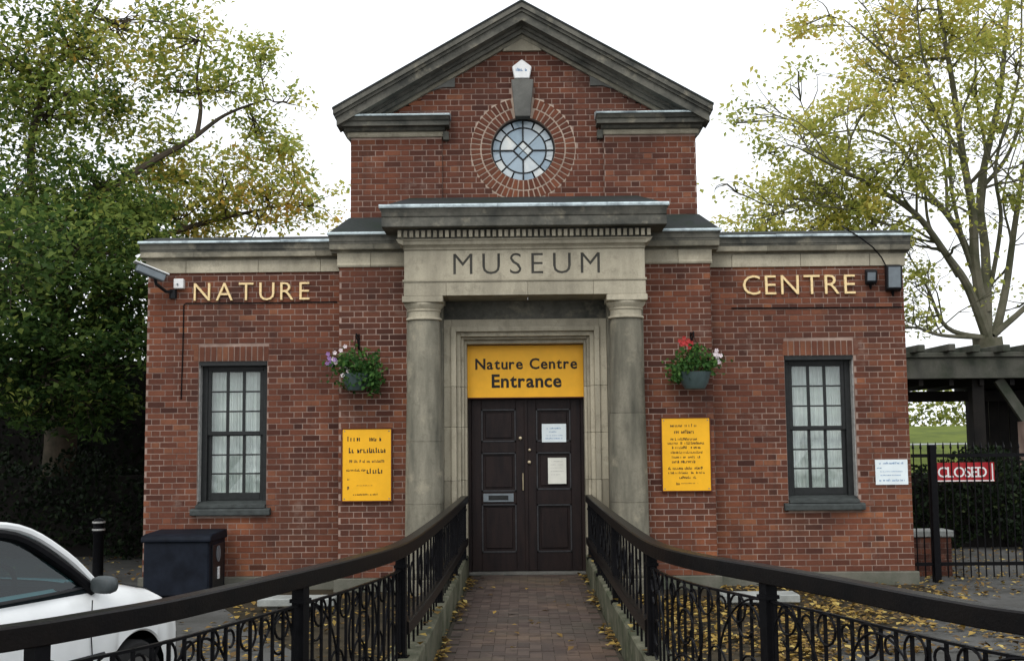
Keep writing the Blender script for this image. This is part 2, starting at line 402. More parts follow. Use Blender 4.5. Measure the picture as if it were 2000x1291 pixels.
def scribble(mb, x0, x1, z, h, y, seed, fill=0.75):
    """illegible small print: broken rows of little strokes"""
    rr = random.Random(seed); x = x0
    while x < x1 - h * 0.3:
        w = h * rr.uniform(0.25, 0.6)
        if rr.random() < 0.16: x += h * 0.5; continue
        x2 = min(x1, x + w); t = h * 0.2
        hh = h * rr.choice([0.72, 0.72, 1.0])
        mb.box(x, x + t, y - 0.0015, y, z, z + hh)
        if rr.random() < fill:
            if rr.random() < 0.35: mb.box(x + t, x2, y - 0.0015, y, z + hh * 0.75, z + hh)
            else: mb.box(x + t, x2, y - 0.0015, y, z, z + hh * 0.25)
            if rr.random() < 0.5: mb.box(x2 - t, x2, y - 0.0015, y, z + hh * 0.25, z + hh * 0.75)
        x = x2 + h * 0.14
def px(x, y, Y):
    """a point at depth Y on the ray of photograph pixel (x, y): measuring aid for the layout"""
    d = CF * 2300 + CR * (x - 1000) - CU * (y - 645.5)
    return CAM + d * ((Y - CAM.y) / d.y)

GZ = -0.15      # ground beside the raised entrance path

# ================================================================== GROUND
g = MB(); g.add([(-150, -60, GZ), (150, -60, GZ), (150, 200, GZ), (-150, 200, GZ)], [(0, 1, 2, 3)])
g.obj('ground', 'asphalt', kind='structure')
for sgn in (-1, 1):
    pts = [(0.96, -0.02), (4.98, -0.02), (4.98, -1.6), (3.9, -3.2), (2.7, -4.3), (2.2, -6.2), (1.55, -7.6), (0.98, -7.9)]
    if sgn < 0: pts = [(0.96, -0.02), (4.0, -0.02), (3.6, -1.4), (2.9, -3.0), (2.1, -4.6), (1.7, -6.4), (0.98, -7.4)]
    b = MB(); b.add([(sgn * x, y, GZ + 0.004) for x, y in pts], [tuple(range(len(pts)))])
    b.obj('flower_bed', 'soil', kind='structure')
# entrance path: a slab with brick pavers laid in herringbone
path = MB().box(-0.735, 0.735, -7.4, 0.24, GZ + 0.001, -0.012)
path.add([(-0.735, -7.4, -0.012), (0.735, -7.4, -0.012), (1.9, -11.4, -0.012), (1.9, -17.5, -0.012), (-1.9, -17.5, -0.012), (-1.9, -11.4, -0.012)], [(0, 5, 4, 3, 2, 1)])
path_o = path.obj('path', 'dirt', kind='structure')
pv = MB(); L, W, J = 0.2, 0.1, 0.004
def path_half(y): return 0.72 if y > -7.4 else 0.72 + (-7.4 - y) / 4.0 * 1.1
rr = random.Random(3)
for i in range(-30, 31):
    for j in range(-140, 10):
        for (ax, ay, w, h) in ((0, 0, L, W), (L, 0, W, L)):
            x = i * 0.4 - (j % 4) * 0.1 + ax; y = j * 0.1 + ay
            if abs(x) > 3: continue
            cx, cy = x + w / 2, y + h / 2
            if y + h > 0.235 or y < -11.3 or max(abs(x), abs(x + w)) > path_half(cy) + 0.012: continue
            z = -0.004 + rr.uniform(-0.004, 0.002)
            pv.box(x + J / 2, x + w - J / 2, y + J / 2, y + h - J / 2, -0.013, z, tone=rr.random(), skip=('b',))
pv.obj('paver_field', 'paver', path_o, kind='stuff')
st = MB().box(-0.76, 0.76, 0.14, 0.32, -0.01, 0.025); st.obj('threshold', 'stone_grey', path_o, bevel=0.006)

# kerb stones along the path, each its own piece
kerb = {}
for sgn in (-1, 1):
    k = empty('dwarf_wall', (sgn * 0.85, -3.0, GZ), 'low mossy stone wall along the %s edge of the brick path' % ('left' if sgn < 0 else 'right'), 'low wall', 'low walls edging the path')
    kerb[sgn] = k; y = -0.05; rr = random.Random(5 + sgn)
    while y > -7.6:
        ln = min(rr.uniform(0.72, 0.95), y + 7.7)
        if ln < 0.2: break
        d = rr.uniform(-0.006, 0.006)
        b = MB().box(sgn * 0.745 + d, sgn * 0.955 + d, y - ln + 0.006, y - 0.006, GZ - 0.05, 0.27 + rr.uniform(-0.012, 0.012)) if sgn > 0 else MB().box(-0.955 + d, -0.745 + d, y - ln + 0.006, y - 0.006, GZ - 0.05, 0.27 + rr.uniform(-0.012, 0.012))
        b.obj('stone', 'kerb_stone', k, bevel=0.012); y -= ln

# ================================================================== MUSEUM
bld = empty('museum_building', (0, 0, GZ), 'red brick museum with stone portico, broken pediment and two low wings', 'museum')
# ---- walls (mortar-coloured core, the bricks stand proud of it)
core = MB()
T = 0.3
def wing_core(s):
    def bx(a, b, z0, z1):
        x0, x1 = (a, b) if s > 0 else (-b, -a); core.box(x0, x1, 0.0, T, z0, z1)
    bx(2.385, 3.37, 0.02, 4.38); bx(4.27, 4.955, 0.02, 4.38); bx(3.37, 4.27, 0.02, 0.91); bx(3.37, 4.27, 2.79, 4.38)
    x0, x1 = (4.655, 4.955) if s > 0 else (-4.955, -4.655); core.box(x0, x1, T, 7.0, 0.02, 4.38)
    x0, x1 = (1.08, 2.385) if s > 0 else (-2.385, -1.08); core.box(x0, x1, -0.30, T, 0.02, 4.38)
wing_core(1); wing_core(-1)
core.box(-4.655, 4.655, 6.7, 7.0, 0.02, 4.38)
# upper block front with round hole
ZC, RW = 5.575, 0.425
hole = 48; sq = 0.75
for k in range(hole):
    a0, a1 = 2 * math.pi * k / hole, 2 * math.pi * (k + 1) / hole
    def cp(a): return (RW * math.cos(a), ZC + RW * math.sin(a))
    def sp_(a):
        c, s_ = math.cos(a), math.sin(a); q = sq / max(abs(c), abs(s_)); return (q * c, ZC + q * s_)
    p = [cp(a0), sp_(a0), sp_(a1), cp(a1)]
    core.add([(x, 0.0, z) for x, z in p] + [(x, T, z) for x, z in (cp(a0), cp(a1))], [(0, 1, 2, 3), (0, 3, 5, 4)])
def rz(x): return 7.45 - 0.5714 * abs(x)          # top line of the raking cornice
core.add([(-2.275, 0, 4.3), (2.275, 0, 4.3), (2.275, 0, ZC - sq), (-2.275, 0, ZC - sq)], [(0, 1, 2, 3)])
core.add([(-2.275, 0, ZC - sq), (-sq, 0, ZC - sq), (-sq, 0, ZC + sq), (-1.2, 0, ZC + sq), (-2.275, 0, rz(2.275) - 0.2)], [(0, 1, 2, 3, 4)])
core.add([(2.275, 0, ZC - sq), (sq, 0, ZC - sq), (sq, 0, ZC + sq), (1.2, 0, ZC + sq), (2.275, 0, rz(2.275) - 0.2)], [(0, 4, 3, 2, 1)])
core.add([(-1.2, 0, ZC + sq), (1.2, 0, ZC + sq), (1.2, 0, rz(1.2) - 0.2), (0, 0, 7.25), (-1.2, 0, rz(1.2) - 0.2)], [(0, 1, 2, 3, 4)])
core.add([(-2.275, 0, ZC + 0.2), (-1.2, 0, ZC + sq), (-1.2, 0, rz(1.2) - 0.2), (-2.275, 0, rz(2.275) - 0.2)], [(0, 1, 2, 3)])
core.add([(2.275, 0, ZC + 0.2), (1.2, 0, ZC + sq), (1.2, 0, rz(1.2) - 0.2), (2.275, 0, rz(2.275) - 0.2)], [(0, 3, 2, 1)])
for s in (-1, 1):
    x0, x1 = sorted((s * 1.075, s * 2.28)); core.box(x0, x1, -0.05, 0.0, 4.3, 5.75)
    x0, x1 = sorted((s * 2.05, s * 2.28)); core.box(x0, x1, 0.001, 6.9, 4.3, 6.0)
wall = core.obj('wall', 'mortar', bld)
# ---- bricks, Flemish bond
PITCH, BH = 0.075, 0.0625
rr = random.Random(21)
full = []; rest = MB()
def tone_at(x, z):
    t = rr.gauss(0.48, 0.13) - 0.05 * (z - 2.0) / 2.0
    if rr.random() < 0.07: t = rr.uniform(0.04, 0.22)
    if rr.random() < 0.08: t = rr.uniform(0.7, 0.92)
    return min(1, max(0, t))
def put(x0, x1, y, z0, z1, keep):
    d = rr.uniform(-0.0025, 0.0025); t = tone_at(x0, z0)
    if keep and abs((z1 - z0) - BH) < 1e-4 and (abs(x1 - x0 - 0.213) < 1e-4 or abs(x1 - x0 - 0.1005) < 1e-4):
        full.append((x0, x1, y + d, z0, z1, t))
    else: rest.box(x0, x1, y - 0.006 + d, y + 0.02, z0, z1, tone=t, skip=('k',))
def field(y, z0, z1, spans, keep=False, shift=0.0):
    """spans(z) -> list of (x0, x1) that may carry bricks in the course at height z"""
    k = 0; z = z0
    while z + 0.03 < z1:
        zb, zt = z + 0.006, min(z + 0.006 + BH, z1)
        off = shift + (0.16875 if k % 2 else 0.0)
        for a, b in spans(z + PITCH / 2):
            x = math.floor((a - off) / 0.3375) * 0.3375 + off
            while x < b:
                for w in (0.213, 0.1005):
                    x0, x1 = max(x, a), min(x + w, b)
                    if x1 - x0 > 0.025: put(x0, x1, y, zb, zt, keep)
                    x += w + 0.012
        z += PITCH; k += 1
def wing_spans(s):
    def f(z):
        a, b = 2.39, 4.955
        if 0.80 < z < 2.985: iv = [(a, 3.365), (4.275, b)]
        else: iv = [(a, b)]
        return iv if s > 0 else [(-q, -p) for p, q in iv[::-1]]
    return f
for s in (-1, 1): field(0.0, 0.02, 3.96, wing_spans(s), shift=0.03 * s)
for s in (-1, 1): field(-0.30, 0.02, 3.97, (lambda z, s=s: [(1.10, 2.385)] if s > 0 else [(-2.385, -1.10)]), keep=True, shift=0.05 * s)
for s in (-1, 1): field(-0.05, 4.36, 5.72, (lambda z, s=s: [(1.075, 2.28)] if s > 0 else [(-2.28, -1.075)]), shift=0.02)
RO = 0.70
def centre_spans(z):
    h = RO; lim = 1.07 if z < 5.72 else max(0.0, (7.45 - 0.36 - z) / 0.5714); lim = min(lim, 2.25)
    cut = math.sqrt(max(0, h * h - (z - ZC) ** 2)) if abs(z - ZC) < h else 0
    if 5.95 < z < 6.5: cut = max(cut, 0.15)
    if cut == 0: return [(-lim, lim)]
    return [(-lim, -cut), (cut, lim)] if lim > cut else []
field(0.0, 4.30, 7.1, centre_spans)
# two rowlock rings round the round window
pr_ = MB()
for k in range(64):
    a0, a1 = 2 * math.pi * k / 64, 2 * math.pi * (k + 1) / 64
    pr_.add([(r_ * math.cos(a), -0.004, ZC + r_ * math.sin(a)) for r_, a in ((RW + 0.002, a0), (0.708, a0), (0.708, a1), (RW + 0.002, a1))], [(0, 1, 2, 3)])
stained('lime_mortar', (0.50, 0.40, 0.32), (0.34, 0.26, 0.21), scale=3, fine=40, spec=0.05)
pr_.obj('ring_mortar', 'lime_mortar', wall)
for r0, r1, n in ((RW + 0.004, 0.550, 44), (0.570, 0.688, 56)):
    for k in range(n):
        g0 = 0.0085; a0 = 2 * math.pi * k / n; a1 = 2 * math.pi * (k + 1) / n
        am = (a0 + a1) / 2
        if abs(math.cos(am)) * r1 < 0.12 and math.sin(am) > 0: continue
        def P_(r, a, d): return (r * math.cos(a) - d * math.sin(a), ZC + r * math.sin(a) + d * math.cos(a))
        poly = [P_(r0, a0, g0), P_(r1, a0, g0), P_(r1, a1, -g0), P_(r0, a1, -g0)]
        y = -0.012 + rr.uniform(-0.002, 0.002)
        rest.add([(x, y, z) for x, z in poly] + [(x, 0.02, z) for x, z in poly], [(0, 1, 2, 3), (0, 4, 5, 1), (1, 5, 6, 2), (2, 6, 7, 3), (3, 7, 4, 0)], tone=rr.uniform(0.3, 0.7))
# soldier courses over the windows
for s in (-1, 1):
    x = 3.355
    while x < 4.28:
        x0, x1 = sorted((s * x, s * (x + 0.061))); rest.box(x0, x1, -0.009 + rr.uniform(-.002, .002), 0.02, 2.795, 2.98, tone=rr.uniform(0.55, 0.95), skip=('k',)); x += 0.0765
full.sort(key=lambda q: ((q[0] + q[1]) / 2 - CAM.x) ** 2 + ((q[3] - CAM.z) * 1.0) ** 2 - (0.6 if q[1] - q[0] > 0.2 else 0))
vis = [q for q in full if abs(q[0] + q[1]) / 2 > 1.5 and q[3] > 0.45]
single = vis[:300]; ids = set(id(q) for q in single)
cache = {}
for q in full:
    if id(q) in ids:
        w = round(q[1] - q[0], 4); tq = round(q[5] * 14) / 14
        if (w, tq) not in cache:
            cache[(w, tq)] = MB().box(-w / 2, w / 2, -0.006, 0.02, 0, BH, tone=tq).mesh('brick', 'brick', bevel=0.0025)
        link('brick', cache[(w, tq)], wall, loc=((q[0] + q[1]) / 2, q[2], q[3] - 0.0))
    else: rest.box(q[0], q[1], q[2] - 0.006, q[2] + 0.02, q[3], q[4], tone=q[5], skip=('k',))
def side_field(x, s, y0, y1, z0, z1):
    k = 0; z = z0
    while z + 0.03 < z1:
        y = y0 + 0.004 - (0.16875 if k % 2 else 0.0)
        while y < y1:
            for w in (0.213, 0.1005):
                a_, b_ = max(y, y0 + 0.004), min(y + w, y1)
                if b_ - a_ > 0.03:
                    xa, xb = sorted((x - s * 0.02, x + s * (0.006 + rr.uniform(-0.002, 0.002)))); rest.box(xa, xb, a_, b_, z + 0.006, min(z + 0.006 + BH, z1), tone=tone_at(x, z))
                y += w + 0.012
        z += PITCH; k += 1
for s in (-1, 1):
    side_field(s * 2.385, s, -0.296, -0.012, 0.02, 3.96)
    side_field(s * 4.955, s, 0.024, 7.0, 0.02, 3.96)
    side_field(s * 2.28, s, -0.03, 6.9, 4.36, 5.72)
rest.obj('brickwork', 'brick', wall, kind='stuff')

# ---- plinth, wing friezes, cornices
def xr(s, a, b): return (a, b) if s > 0 else (-b, -a)
for s in (-1, 1):
    nm = 'left' if s < 0 else 'right'
    x0, x1 = xr(s, 2.44, 5.0); MB().box(x0, x1, -0.05, 0.05, GZ - 0.05, 0.018).obj('plinth', 'plinth_stone', bld, bevel=0.01)
    x0, x1 = xr(s, 1.5, 2.438); MB().box(x0, x1, -0.35, 0.0, GZ - 0.05, 0.018).obj('plinth', 'plinth_stone', bld, bevel=0.01)
    # wing frieze: separate stone blocks
    xs = [2.41, 2.72, 3.62, 4.52, 4.985] if s > 0 else [2.41, 2.68, 3.5, 4.45, 4.985]
    for a, b in zip(xs[:-1], xs[1:]):
        x0, x1 = xr(s, a + 0.0025, b - 0.0025); MB().box(x0, x1, -0.032, 0.02, 3.955, 4.118).obj('frieze_stone', 'stone', bld, bevel=0.004)
    # wing cornice: bed mould, corona, lead drip, lead slope
    c = MB()
    prof = [(0.0, 4.222), (-0.125, 4.222), (-0.13, 4.24), (-0.14, 4.25), (-0.15, 4.30), (-0.165, 4.325), (0.0, 4.325)]
    x0, x1 = xr(s, 2.47, 5.03); c.extr(prof, x0, x1)
    a = x0; seg = 0
    while a < x1 - 0.02:
        b = min(x1, a + (0.9 if seg % 2 else 0.7))
        MB().extr([(0.0, 4.1185), (-0.03, 4.1185), (-0.03, 4.145), (-0.115, 4.15), (-0.12, 4.16), (-0.12, 4.2215), (0, 4.2215)], a + 0.0015, b - 0.0015).obj('corona_stone', 'stone_mixed', bld); a = b; seg += 1
    co = c.obj('cornice', 'stone_dark', bld)
    x0, x1 = xr(s, 2.46, 5.05)
    a = x0; seg = 0
    while a < x1 - 0.02:
        b = min(x1, a + (1.05 if seg % 2 else 0.82)); dz = random.uniform(-0.006, 0.006)
        MB().extr([(0.3, 4.352 + dz), (-0.185, 4.327), (-0.188, 4.345 + dz), (-0.17, 4.362 + dz), (0.3, 4.372 + dz)], a + 0.002, b - 0.002).obj('lead_flashing', 'lead', co); a = b; seg += 1
    x0, x1 = xr(s, 2.3, 5.0); MB().extr([(-0.13, 4.372), (0.25, 4.475), (0.6, 4.475), (0.6, 4.38), (-0.1, 4.37)], x0, x1).obj('parapet_capping', 'slate', bld)
    x0, x1 = xr(s, 2.25, 4.955); MB().box(x0, x1, 0.6, 7.0, 4.385, 4.45).obj('flat_roof', 'slate', bld)
    # pier frieze + cornice
    for a, b in ((1.50, 1.98), (1.98, 2.415)):
        x0, x1 = xr(s, a + 0.002, b - 0.002); MB().extr([(0.0, 3.965), (-0.325, 3.965), (-0.335, 3.985), (-0.335, 4.00), (-0.325, 4.015), (-0.325, 4.15), (0, 4.15)], x0, x1).obj('frieze_stone', 'stone', bld, bevel=0.003)
    prof = [(0.0, 4.255), (-0.425, 4.255), (-0.43, 4.275), (-0.44, 4.285), (-0.45, 4.33), (-0.47, 4.36), (0.0, 4.36)]
    for a, b in ((1.50, 1.93), (1.93, 2.50)):
        x0, x1 = xr(s, a + 0.0015, b - 0.0015); MB().extr([(0.0, 4.1505), (-0.325, 4.1505), (-0.325, 4.175), (-0.415, 4.18), (-0.42, 4.19), (-0.42, 4.2545), (0, 4.2545)], x0, x1).obj('corona_stone', 'stone_mixed', bld)
    x0, x1 = xr(s, 1.50, 2.50); co = MB().extr(prof, x0, x1).obj('cornice', 'stone_dark', bld)
    x0, x1 = xr(s, 1.50, 2.52); MB().extr([(0.0, 4.362), (-0.485, 4.362), (-0.49, 4.38), (-0.47, 4.398), (0.0, 4.405)], x0, x1).obj('lead_flashing', 'lead', co)
    # weathered shoulder between pier top and upper block
    a, b = xr(s, 1.4, 2.50); c2, d2 = xr(s, 1.4, 2.30)
    w = MB().add([(a, -0.45, 4.40), (b, -0.45, 4.40), (b, 0.02, 4.40), (a, 0.02, 4.40), (c2, -0.056, 4.66), (d2, -0.056, 4.66), (d2, 0.02, 4.66), (c2, 0.02, 4.66)],
                 [(0, 1, 5, 4), (1, 2, 6, 5), (0, 4, 7, 3), (4, 5, 6, 7), (3, 7, 6, 2)])
    w.obj('shoulder_weathering', 'slate', bld)

# ---- portico
for s in (-1, 1):
    col = empty('column', (s * 1.277, -0.5, 0), parent=bld); col.location = (s * 1.277, -0.5, -GZ)
    cx, cy = s * 1.277, -0.5
    def pr(z): 
        t = (z - 0.16) / 3.08; return 0.247 - 0.047 * t ** 1.5
    joints = [0.16, 0.95, 2.05 if s > 0 else 1.72, 3.235]
    for a, b in zip(joints[:-1], joints[1:]):
        zs = [a + 0.004 + (b - a - 0.008) * i / 6 for i in range(7)]
        p = [(pr(a) - 0.006, a)] + [(pr(z), z) for z in zs] + [(pr(b) - 0.006, b)]
        MB().lathe(p, cx, cy, 36).obj('column_drum', 'stone_column', col, smooth=True)
    MB().lathe([(0.2, 3.236), (0.225, 3.243), (0.228, 3.258), (0.222, 3.27), (0.200, 3.275), (0.200, 3.345), (0.214, 3.352), (0.216, 3.366), (0.21, 3.372), (0.222, 3.39), (0.245, 3.42), (0.252, 3.44), (0.25, 3.449)], cx, cy, 36).obj('capital', 'stone', col, smooth=True)
    MB().box(cx - 0.255, cx + 0.255, cy - 0.255, cy + 0.255, 3.45, 3.528).obj('abacus', 'stone', col, bevel=0.008)
    MB().lathe([(0.24, 0.16), (0.26, 0.14), (0.285, 0.12), (0.29, 0.09), (0.285, 0.06), (0.27, 0.045), (0.27, 0.04)], cx, cy, 32).obj('column_base', 'stone_column', col, smooth=True)
    MB().box(cx - 0.30, cx + 0.30, cy - 0.30, cy + 0.30, GZ - 0.02, 0.04).obj('column_plinth', 'stone_column', col, bevel=0.01)
    # stone pilaster strip behind the column
    x0, x1 = xr(s, 1.05, 1.515); MB().box(x0, x1, -0.335, 0.0, 0.0, 3.528).obj('pilaster', 'stone_column', bld, bevel=0.008)
ent = empty('entablature', (0, -0.75, 3.53), parent=bld); ent.location = (0, -0.75, 3.53 - GZ)
xs = [-1.512, -0.98, 0.04, 0.86, 1.512]
for a, b in zip(xs[:-1], xs[1:]):
    MB().box(a + 0.0015, b - 0.0015, -0.75, 0.0, 3.53, 3.70).obj('architrave_stone', 'stone', ent, bevel=0.003)
MB().extr([(0.0, 3.70), (-0.745, 3.70), (-0.762, 3.704), (-0.765, 3.722), (-0.745, 3.735), (0, 3.735)], -1.525, 1.525).obj('fillet', 'stone', ent)
# frieze with the inscription cut into it
fz = MB().box(-1.505, 1.505, -0.745, -0.02, 3.7355, 4.10).obj('frieze_stone', 'stone', ent)
ins_parent = ent
cut = letters('MUSEUM', -0.89, 0.945, 3.795, 0.262, -0.728, 'ink', None, bold=-0.006, depth=0.06, name='cutter')
bm = bmesh.new()
for c in cut: bm.from_mesh(c.data); bpy.data.objects.remove(c)
cme = bpy.data.meshes.new('cutter'); bm.to_mesh(cme); bm.free()
cobj = bpy.data.objects.new('cutter', cme); COL.objects.link(cobj)
try:
    md = fz.modifiers.new('cut', 'BOOLEAN'); md.operation = 'DIFFERENCE'; md.solver = 'EXACT'; md.object = cobj
    dg = bpy.context.evaluated_depsgraph_get(); dg.update()
    nm_ = bpy.data.meshes.new_from_object(fz.evaluated_get(dg)); fz.modifiers.clear()
    if len(nm_.polygons) > 30: fz.data = nm_
finally:
    bpy.data.objects.remove(cobj)
stained('stone_cut', (0.075, 0.072, 0.062), (0.04, 0.04, 0.036), scale=4, fine=60)
for l in letters('MUSEUM', -0.89, 0.945, 3.795, 0.262, -0.7285, 'stone_cut', ins_parent, bold=0.004, depth=0.004, name='incised_letter'): pass
MB().extr([(0.0, 4.10), (-0.75, 4.10), (-0.765, 4.11), (-0.77, 4.13), (-0.79, 4.15), (-0.815, 4.165), (-0.82, 4.205), (-0.835, 4.215), (-0.835, 4.235), (0, 4.235)], -1.512, 1.512, m0=0.0, m1=0.0).obj('bed_mould', 'stone', ent)
for s in (-1, 1):   # flared ends of the bed mould
    a, b = xr(s, 1.512, 1.60); 
    o = s * 1.512
    MB().add([(o, -0.82, 4.16), (o, 0, 4.16), (s * 1.575, -0.82, 4.19), (s * 1.575, 0, 4.19), (s * 1.60, -0.835, 4.234), (s * 1.60, 0, 4.234), (o, -0.83, 4.234), (o, 0, 4.234), (o, -0.77, 4.105), (o, 0, 4.105)],
             [(8, 0, 2, 4, 6), (9, 7, 5, 3, 1), (8, 9, 1, 0), (0, 1, 3, 2), (2, 3, 5, 4), (4, 5, 7, 6)]).obj('bed_mould', 'stone', ent)
MB().box(-1.575, 1.575, -0.845, 0.0, 4.2365, 4.348).obj('dentil_band', 'stone_dark', ent)
dent = MB().box(-0.0225, 0.0225, -0.045, 0.0, 0, 0.085).mesh('dentil', 'stone', bevel=0.003)
n = 43
for k in range(n):
    link('dentil', dent, ent, loc=(-1.55 + 3.10 * k / (n - 1), -0.8455 + 0.75, 4.245 - 3.53 + (0.004 if k % 5 == 0 else 0)))
co = MB().extr([(0.0, 4.35), (-1.02, 4.35), (-1.03, 4.36), (-1.03, 4.47), (-1.045, 4.48), (-1.06, 4.52), (-1.085, 4.565), (-1.09, 4.575), (0.0, 4.575)], -1.755, 1.755).obj('cornice', 'stone_dark', ent)
a = -1.785
for b in (-1.05, -0.32, 0.35, 1.02, 1.785):
    MB().extr([(0.0, 4.5765), (-1.105, 4.5765), (-1.11, 4.60), (-1.09, 4.622), (0.0, 4.63)], a + 0.002, b - 0.002).obj('lead_flashing', 'lead', ent); a = b
MB().add([(-1.74, -1.03, 4.62), (1.74, -1.03, 4.62), (1.74, -0.01, 4.62), (-1.74, -0.01, 4.62), (-1.5, -0.06, 4.915), (1.5, -0.06, 4.915), (1.5, -0.01, 4.915), (-1.5, -0.01, 4.915)],
         [(0, 1, 5, 4), (1, 2, 6, 5), (2, 3, 7, 6), (3, 0, 4, 7), (4, 5, 6, 7)]).obj('portico_roof', 'slate', bld)

# ---- door surround
sur = empty('door_surround', parent=bld); sur.location = (0, 0, -GZ)
MB().box(-1.05, 1.05, -0.12, 0.3, 3.285, 3.528).obj('recess_panel', 'stone_dark', sur)  # dark stone, partly the soffit's shade put into its colour
steps = [(1.05, 0.955, -0.20, 3.29), (0.955, 0.89, -0.235, 3.20), (0.89, 0.835, -0.155, 3.13), (0.835, 0.80, -0.075, 3.07), (0.80, 0.765, 0.0, 3.02)]
ztop = [3.285, 3.19, 3.125, 3.07, 3.035, 2.985]
for i, (xo, xi, yf, _) in enumerate(steps):
    zo, zi = ztop[i], ztop[i + 1]
    for s in (-1, 1):
        x0, x1 = xr(s, xi, xo); cuts = [0.0, 0.62 + 0.03 * s, 1.22, 1.86 - 0.04 * s, 2.42, zo]
        for za, zb_ in zip(cuts[:-1], cuts[1:]):
            MB().box(x0, x1, yf, 0.34, za + 0.0015, zb_ - 0.0015).obj('jamb_stone', 'stone', sur, bevel=0.004)
    MB().box(-xi, xi, yf, 0.34, zi, zo).obj('lintel', 'stone', sur, bevel=0.004)
# ---- double door
door = empty('double_door', parent=bld); door.location = (0, 0.3, -GZ)
MB().box(-0.765, 0.765, 0.36, 0.40, 0.0, 2.985).obj('door_backing', 'backing_dark', door)
def leaf(s):
    lf = MB()
    x0, x1 = xr(s, 0.004, 0.72)
    y0, y1 = 0.29, 0.34
    stile = 0.13
    lf.box(x0, x0 + stile, y0, y1, 0.03, 2.27); lf.box(x1 - stile, x1, y0, y1, 0.03, 2.27)
    rails = [(0.03, 0.27), (0.89, 1.08) if s > 0 else (0.90, 1.06), (1.57, 1.71), (2.14, 2.27)]
    for a, b in rails: lf.box(x0 + stile, x1 - stile, y0, y1, a, b)
    o = lf.obj('door_leaf', 'door_wood', door, bevel=0.005)
    for (a, b) in ((0.27, rails[1][0]), (rails[1][1], 1.57), (1.71, 2.14)):
        pm = MB().box(x0 + stile, x1 - stile, y0 + 0.028, y1, a, b)
        pm.box(x0 + stile + 0.05, x1 - stile - 0.05, y0 + 0.012, y0 + 0.03, a + 0.05, b - 0.05)
        pm.obj('panel', 'door_wood', door, bevel=0.008)
        ml = MB()
        for q in ((x0 + stile, x1 - stile, b - 0.018, b), (x0 + stile, x1 - stile, a, a + 0.018)):
            ml.box(q[0], q[1], y0 - 0.008, y0 + 0.02, q[2], q[3])
        ml.box(x0 + stile, x0 + stile + 0.018, y0 - 0.008, y0 + 0.02, a, b); ml.box(x1 - stile - 0.018, x1 - stile, y0 - 0.008, y0 + 0.02, a, b)
        ml.obj('moulding', 'door_trim', door)
    return o
leaf(-1); leaf(1); dl = dr = door
MB().box(-0.022, 0.022, 0.272, 0.289, 0.03, 2.27).obj('cover_strip', 'door_wood', door, bevel=0.004)
for s in (-1, 1):
    x0, x1 = xr(s, 0.722, 0.766); MB().box(x0, x1, 0.26, 0.36, 0.0, 2.29).obj('door_frame', 'door_wood', door, bevel=0.005)
MB().box(-0.57, -0.17, 0.276, 0.29, 0.925, 1.035).obj('letter_plate', 'grey_plastic', dl, bevel=0.004)
MB().box(-0.50, -0.24, 0.270, 0.276, 0.95, 1.01).obj('letter_flap', 'paint_dark', dl, bevel=0.003)
def knob(x, z, r, par, name='lock'):
    ring = MB()
    n = 12; pr_ = [(r, 0.289), (r, 0.275), (r * 0.75, 0.262), (0.001, 0.258)]
    vs = [(x + q * math.cos(2 * math.pi * k / n), y, z + q * math.sin(2 * math.pi * k / n)) for q, y in pr_ for k in range(n)]
    fs = [(i * n + k, i * n + (k + 1) % n, (i + 1) * n + (k + 1) % n, (i + 1) * n + k) for i in range(len(pr_) - 1) for k in range(n)]
    ring.add(vs, fs); ring.obj(name, 'brass', par, smooth=True)
knob(-0.075, 1.755, 0.026, dl); knob(0.045, 1.60, 0.020, dr); knob(0.04, 1.44, 0.026, dr)
MB().box(-0.055, -0.035, 0.262, 0.29, 1.07, 1.30).obj('pull_handle', 'brass', dl, bevel=0.006)
MB().box(-0.775, 0.775, 0.24, 0.30, 2.285, 2.31).obj('transom', 'door_wood', door, bevel=0.004)

